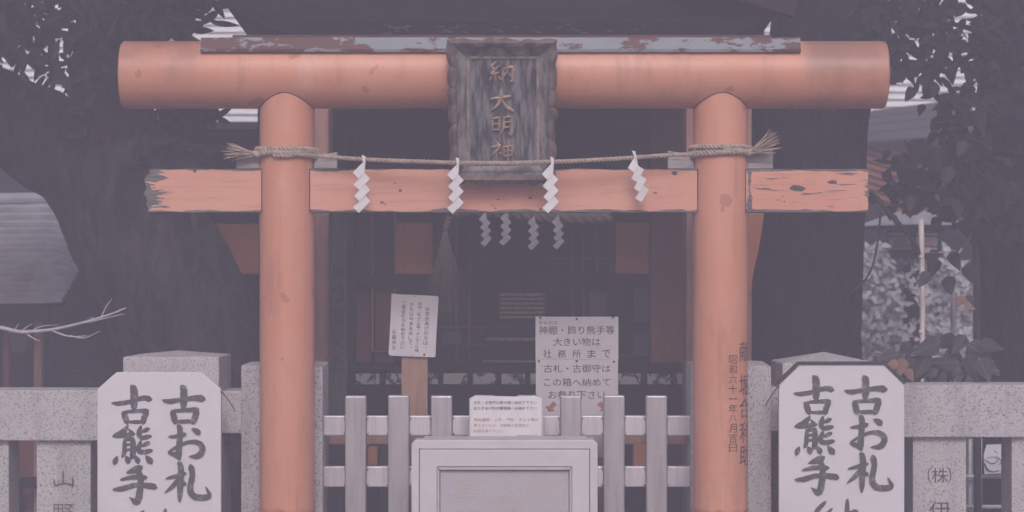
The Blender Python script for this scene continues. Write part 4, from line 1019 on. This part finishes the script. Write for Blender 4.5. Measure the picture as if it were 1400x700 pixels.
for (a, b, ang, s) in ((1236,498,10,.9),(1228,503,60,.7),(1240,512,-30,.7)): add_leaf(rpn, P(a, b-8, .36), ang, 25, s*.75, M['leaf_dry'])
for k, (a, b) in enumerate(((1300,480),(1260,490),(1330,490),(1240,486))):
    build('stem', MB().tube(catmull([Vector((X(1290,.52),.60,0)), P(1290,620,.60), P((a+1290)/2,540,.56), P(a,b,.46)], 5), .006, 6), M['stem'], rpn, smooth='all')

# pale shrub far right, out of focus, bamboo poles, low wall
sb = thing('pale_shrub', 'large pale grey leaved shrub in sunlight behind the bamboo poles', 'shrub', (X(1240,4.6), 4.6, 0))
def ds(px, py): return 1 if ((px-1240)/100)**2 + ((py-415)/85)**2 < 1 + .3*noise.noise(Vector((px*.03, py*.03, 0))) else 0
build('foliage', crown(3000, (1120, 1360, 320, 510, 4.2, 4.9), .055, .036, 41, 'ovate', .2, ds), M['leaf_pale'], sb)
for k in range(5):
    a = 1190 + 26*k; build('stem', MB().tube(catmull([Vector((X(1240,4.6),4.6,0)), P(1240+(a-1240)*.5,600,4.6), P(a,440,4.6)], 5), .015, 6), M['stem'], sb, smooth='all')
for k, (px, t, b, wd, mt, y, lb) in enumerate(((1260,300,940,3.8,'bamboo',1.3,'pale bamboo pole standing nearest the right signboard'), (1302.5,395,940,3.4,'bamboo_grey',3.0,'grey bamboo pole behind the broad leaved vine, middle of three'), (1341,396,940,3.2,'bamboo_grey',3.0,'grey bamboo pole close beside the right edge trunk'))):
    po = thing('bamboo_pole', lb, 'pole', (X(px,y), y, 0), 'bamboo poles at the right')
    r = wd*S(y); zt = Z(t,y); N = 5
    build('cane', MB().tube([(X(px,y)+.004*math.sin(i), y, zt*i/(2*N)) for i in range(2*N+1)], r, 12), M[mt], po, smooth='all')
    for i in range(1, N+1): build('node_ring', MB().tube([(X(px,y), y, zt*i/(N+.5)-.008), (X(px,y), y, zt*i/(N+.5)), (X(px,y), y, zt*i/(N+.5)+.008)], [r*1.02, r*1.18, r*1.02], 12), M[mt], po, smooth='all')
lw = thing('low_wall', 'low grey wall with orange tile coping behind the bamboo poles', 'wall', (X(1310,5.2), 5.2, 0))
rect('wall_body', 1230, 1480, 457, 1000, 5.2, .2, M['metalroof'], lw); rect('coping', 1228, 1480, 451, 456.5, 5.14, .3, M['bamboo'], lw); rect('coping_roof', 1240, 1480, 432, 450.5, 5.24, .2, M['metalroof'], lw)

# lantern house
ln = thing('stone_lantern', 'square roofed lantern with paper panels behind the vine', 'lantern', (X(1253,4.2), 4.2, 0))
yl_ = 4.2; s_ = S(yl_); th = R(36); cx, cyy = X(1253,yl_), yl_ + .12
def LQ(u, v, py): # square plan coordinates rotated
    return Vector((cx + u*math.cos(th) - v*math.sin(th), cyy + u*math.sin(th) + v*math.cos(th), Z(py, yl_)))
hh = 26*s_
def lbox(name, h0, h1, t, b, mat, par):
    c = [LQ(a*h1, bb*h1, b) for a, bb in ((-1,-1),(1,-1),(1,1),(-1,1))] + [LQ(a*h0, bb*h0, t) for a, bb in ((-1,-1),(1,-1),(1,1),(-1,1))]
    return build(name, MB().add(c, [(0,3,2,1),(4,5,6,7),(0,1,5,4),(1,2,6,5),(2,3,7,6),(3,0,4,7)]), mat, par, bevel=.003)
lbox('roof', hh*.55, hh*2.15, 288, 308, M['shingle'], ln); lbox('roof_edge', hh*2.15, hh*2.1, 308.3, 313, M['dark'], ln)
lbox('body', hh*.97, hh*.97, 313.5, 345, M['dark'], ln); lbox('base', hh*1.3, hh*1.3, 345.5, 352, M['dark'], ln); lbox('post', hh*.35, hh*.35, 352.5, 850, M['dark'], ln)
for side in (0, 1):
    def F_(a, py, d=.004):
        return LQ(a*hh, -hh*.97-d, py) if side == 0 else LQ(-hh*.97-d, a*hh, py)
    m = MB().add([F_(-.8,318),F_(.8,318),F_(.8,341),F_(-.8,341)], [(0,1,2,3)]); pn = build('paper_panel', m, M['lampaper'], ln)
    m = MB().add([F_(.38*math.cos(2*math.pi*k/18), 331+9*math.sin(2*math.pi*k/18), .008) for k in range(18)], [tuple(range(18))]); build('painted_mark', m, M['lampdot'], pn)
    for bb in (322.5, 337): build('crossbar', MB().tube([F_(-.8,bb,.006),F_(.8,bb,.006)], .004, 5), M['dark'], pn)

# rack with a white card behind the right fence, bare twig, curled wire
rk = thing('metal_rack', 'pale metal pipe rack seen through the right granite fence', 'rack', (X(1350,1.3), 1.3, 0))
for px in (1327, 1340, 1384): build('upright', MB().tube([P(px,859,1.3), P(px,600,1.3)], 2.8*S(1.3), 10), M['steel'], rk, smooth='all')
for py in (651.5, 693): build('crossbar', MB().tube([P(1318,py,1.26), P(1395,py,1.26)], 2.8*S(1.3), 10), M['steel'], rk, smooth='all')
cd = thing('hanging_card', 'white card with loose black strokes hung on the metal rack', 'card', P(1363, 647, 1.21))
build('card', MB().prism([(X(a,1.21),Z(b,1.21)) for a,b in ((1346,648),(1378,647),(1377.5,607),(1349,608),(1345,622))], 1.21, 1.218), M['paper'], cd)
m = MB(); brush(m, [[(1346,628,1.2),(1356,634,1.4),(1364,630,1),(1360,625,.8),(1350,626,.8)],[(1362,623,.8),(1369,631,1.2),(1365,636,.8)],[(1359,616,.8),(1363,619,1.2)],[(1345,632,2),(1350,642,2.4),(1358,645,1.2),(1366,643,1.2)]], lambda a,b,l=0: P(a,b,1.2075-l)); build('ink_strokes', m, M['print'], cd)

tw = thing('bare_shrub', 'bare pale twigs reaching in above the left granite rail', 'shrub', (X(-90,.5), .5, 0))
tws = [([(-90,940),(-70,560),(-20,456),(30,454),(68,451),(110,442),(150,430),(172,421)],.009),([(68,451),(95,460),(118,459)],.004),([(95,459),(115,462),(136,453)],.003),([(118,441),(140,436),(170,429)],.0032),([(138,434),(146,418),(153,409)],.0028),([(28,454),(38,446),(44,443)],.0025),([(14,455),(22,448),(25,443)],.0025),([(44,452),(58,446),(82,444)],.0025),([(37,457),(48,464),(55,466)],.003),([(70,450),(82,447),(97,444)],.0025),([(128,438),(126,434),(119,436)],.002)]
for pts_, r in tws:
    c = catmull([P(a,b,.5 - .001*max(0,a)) for a,b in pts_], 5); k = len(c); build('twig', MB().tube(c, [r*1.25*(1-.72*i/k) for i in range(k)], 6), M['twig'], tw, smooth='all')
cw = MB(); c = []
for k in range(60):
    a = k*.38; c.append(P(102 + 13*math.cos(a) + k*.25, 516 + 10*math.sin(a*1.07), .30 + .0006*k))
c += [P(122,536,.3), P(126,538,.3)]
tag(build('curled_wire', cw.tube(catmull(c, 2), .0011, 4), M['screw']), 'thin curled wire lying on top of the left granite rail', 'wire')

# ------------------------------------------------------------------ haze: mauve volume added to lift the blacks like a colour fade
hz = build('fade_haze', MB().box(-22, 22, -22, 22, -1, 9), M['dark'])
hz.data.materials.clear()
hm = bpy.data.materials.new('mauve_fade'); hm.use_nodes = True; t = hm.node_tree; t.nodes.remove(t.nodes['Principled BSDF'])
pv = t.nodes.new('ShaderNodeVolumePrincipled'); pv.inputs['Color'].default_value = (.86, .815, 1.0, 1); pv.inputs['Density'].default_value = .0345; pv.inputs['Anisotropy'].default_value = 0
t.links.new(pv.outputs[0], t.nodes['Material Output'].inputs['Volume'])
hz.data.materials.append(hm); hz['kind'] = 'stuff'
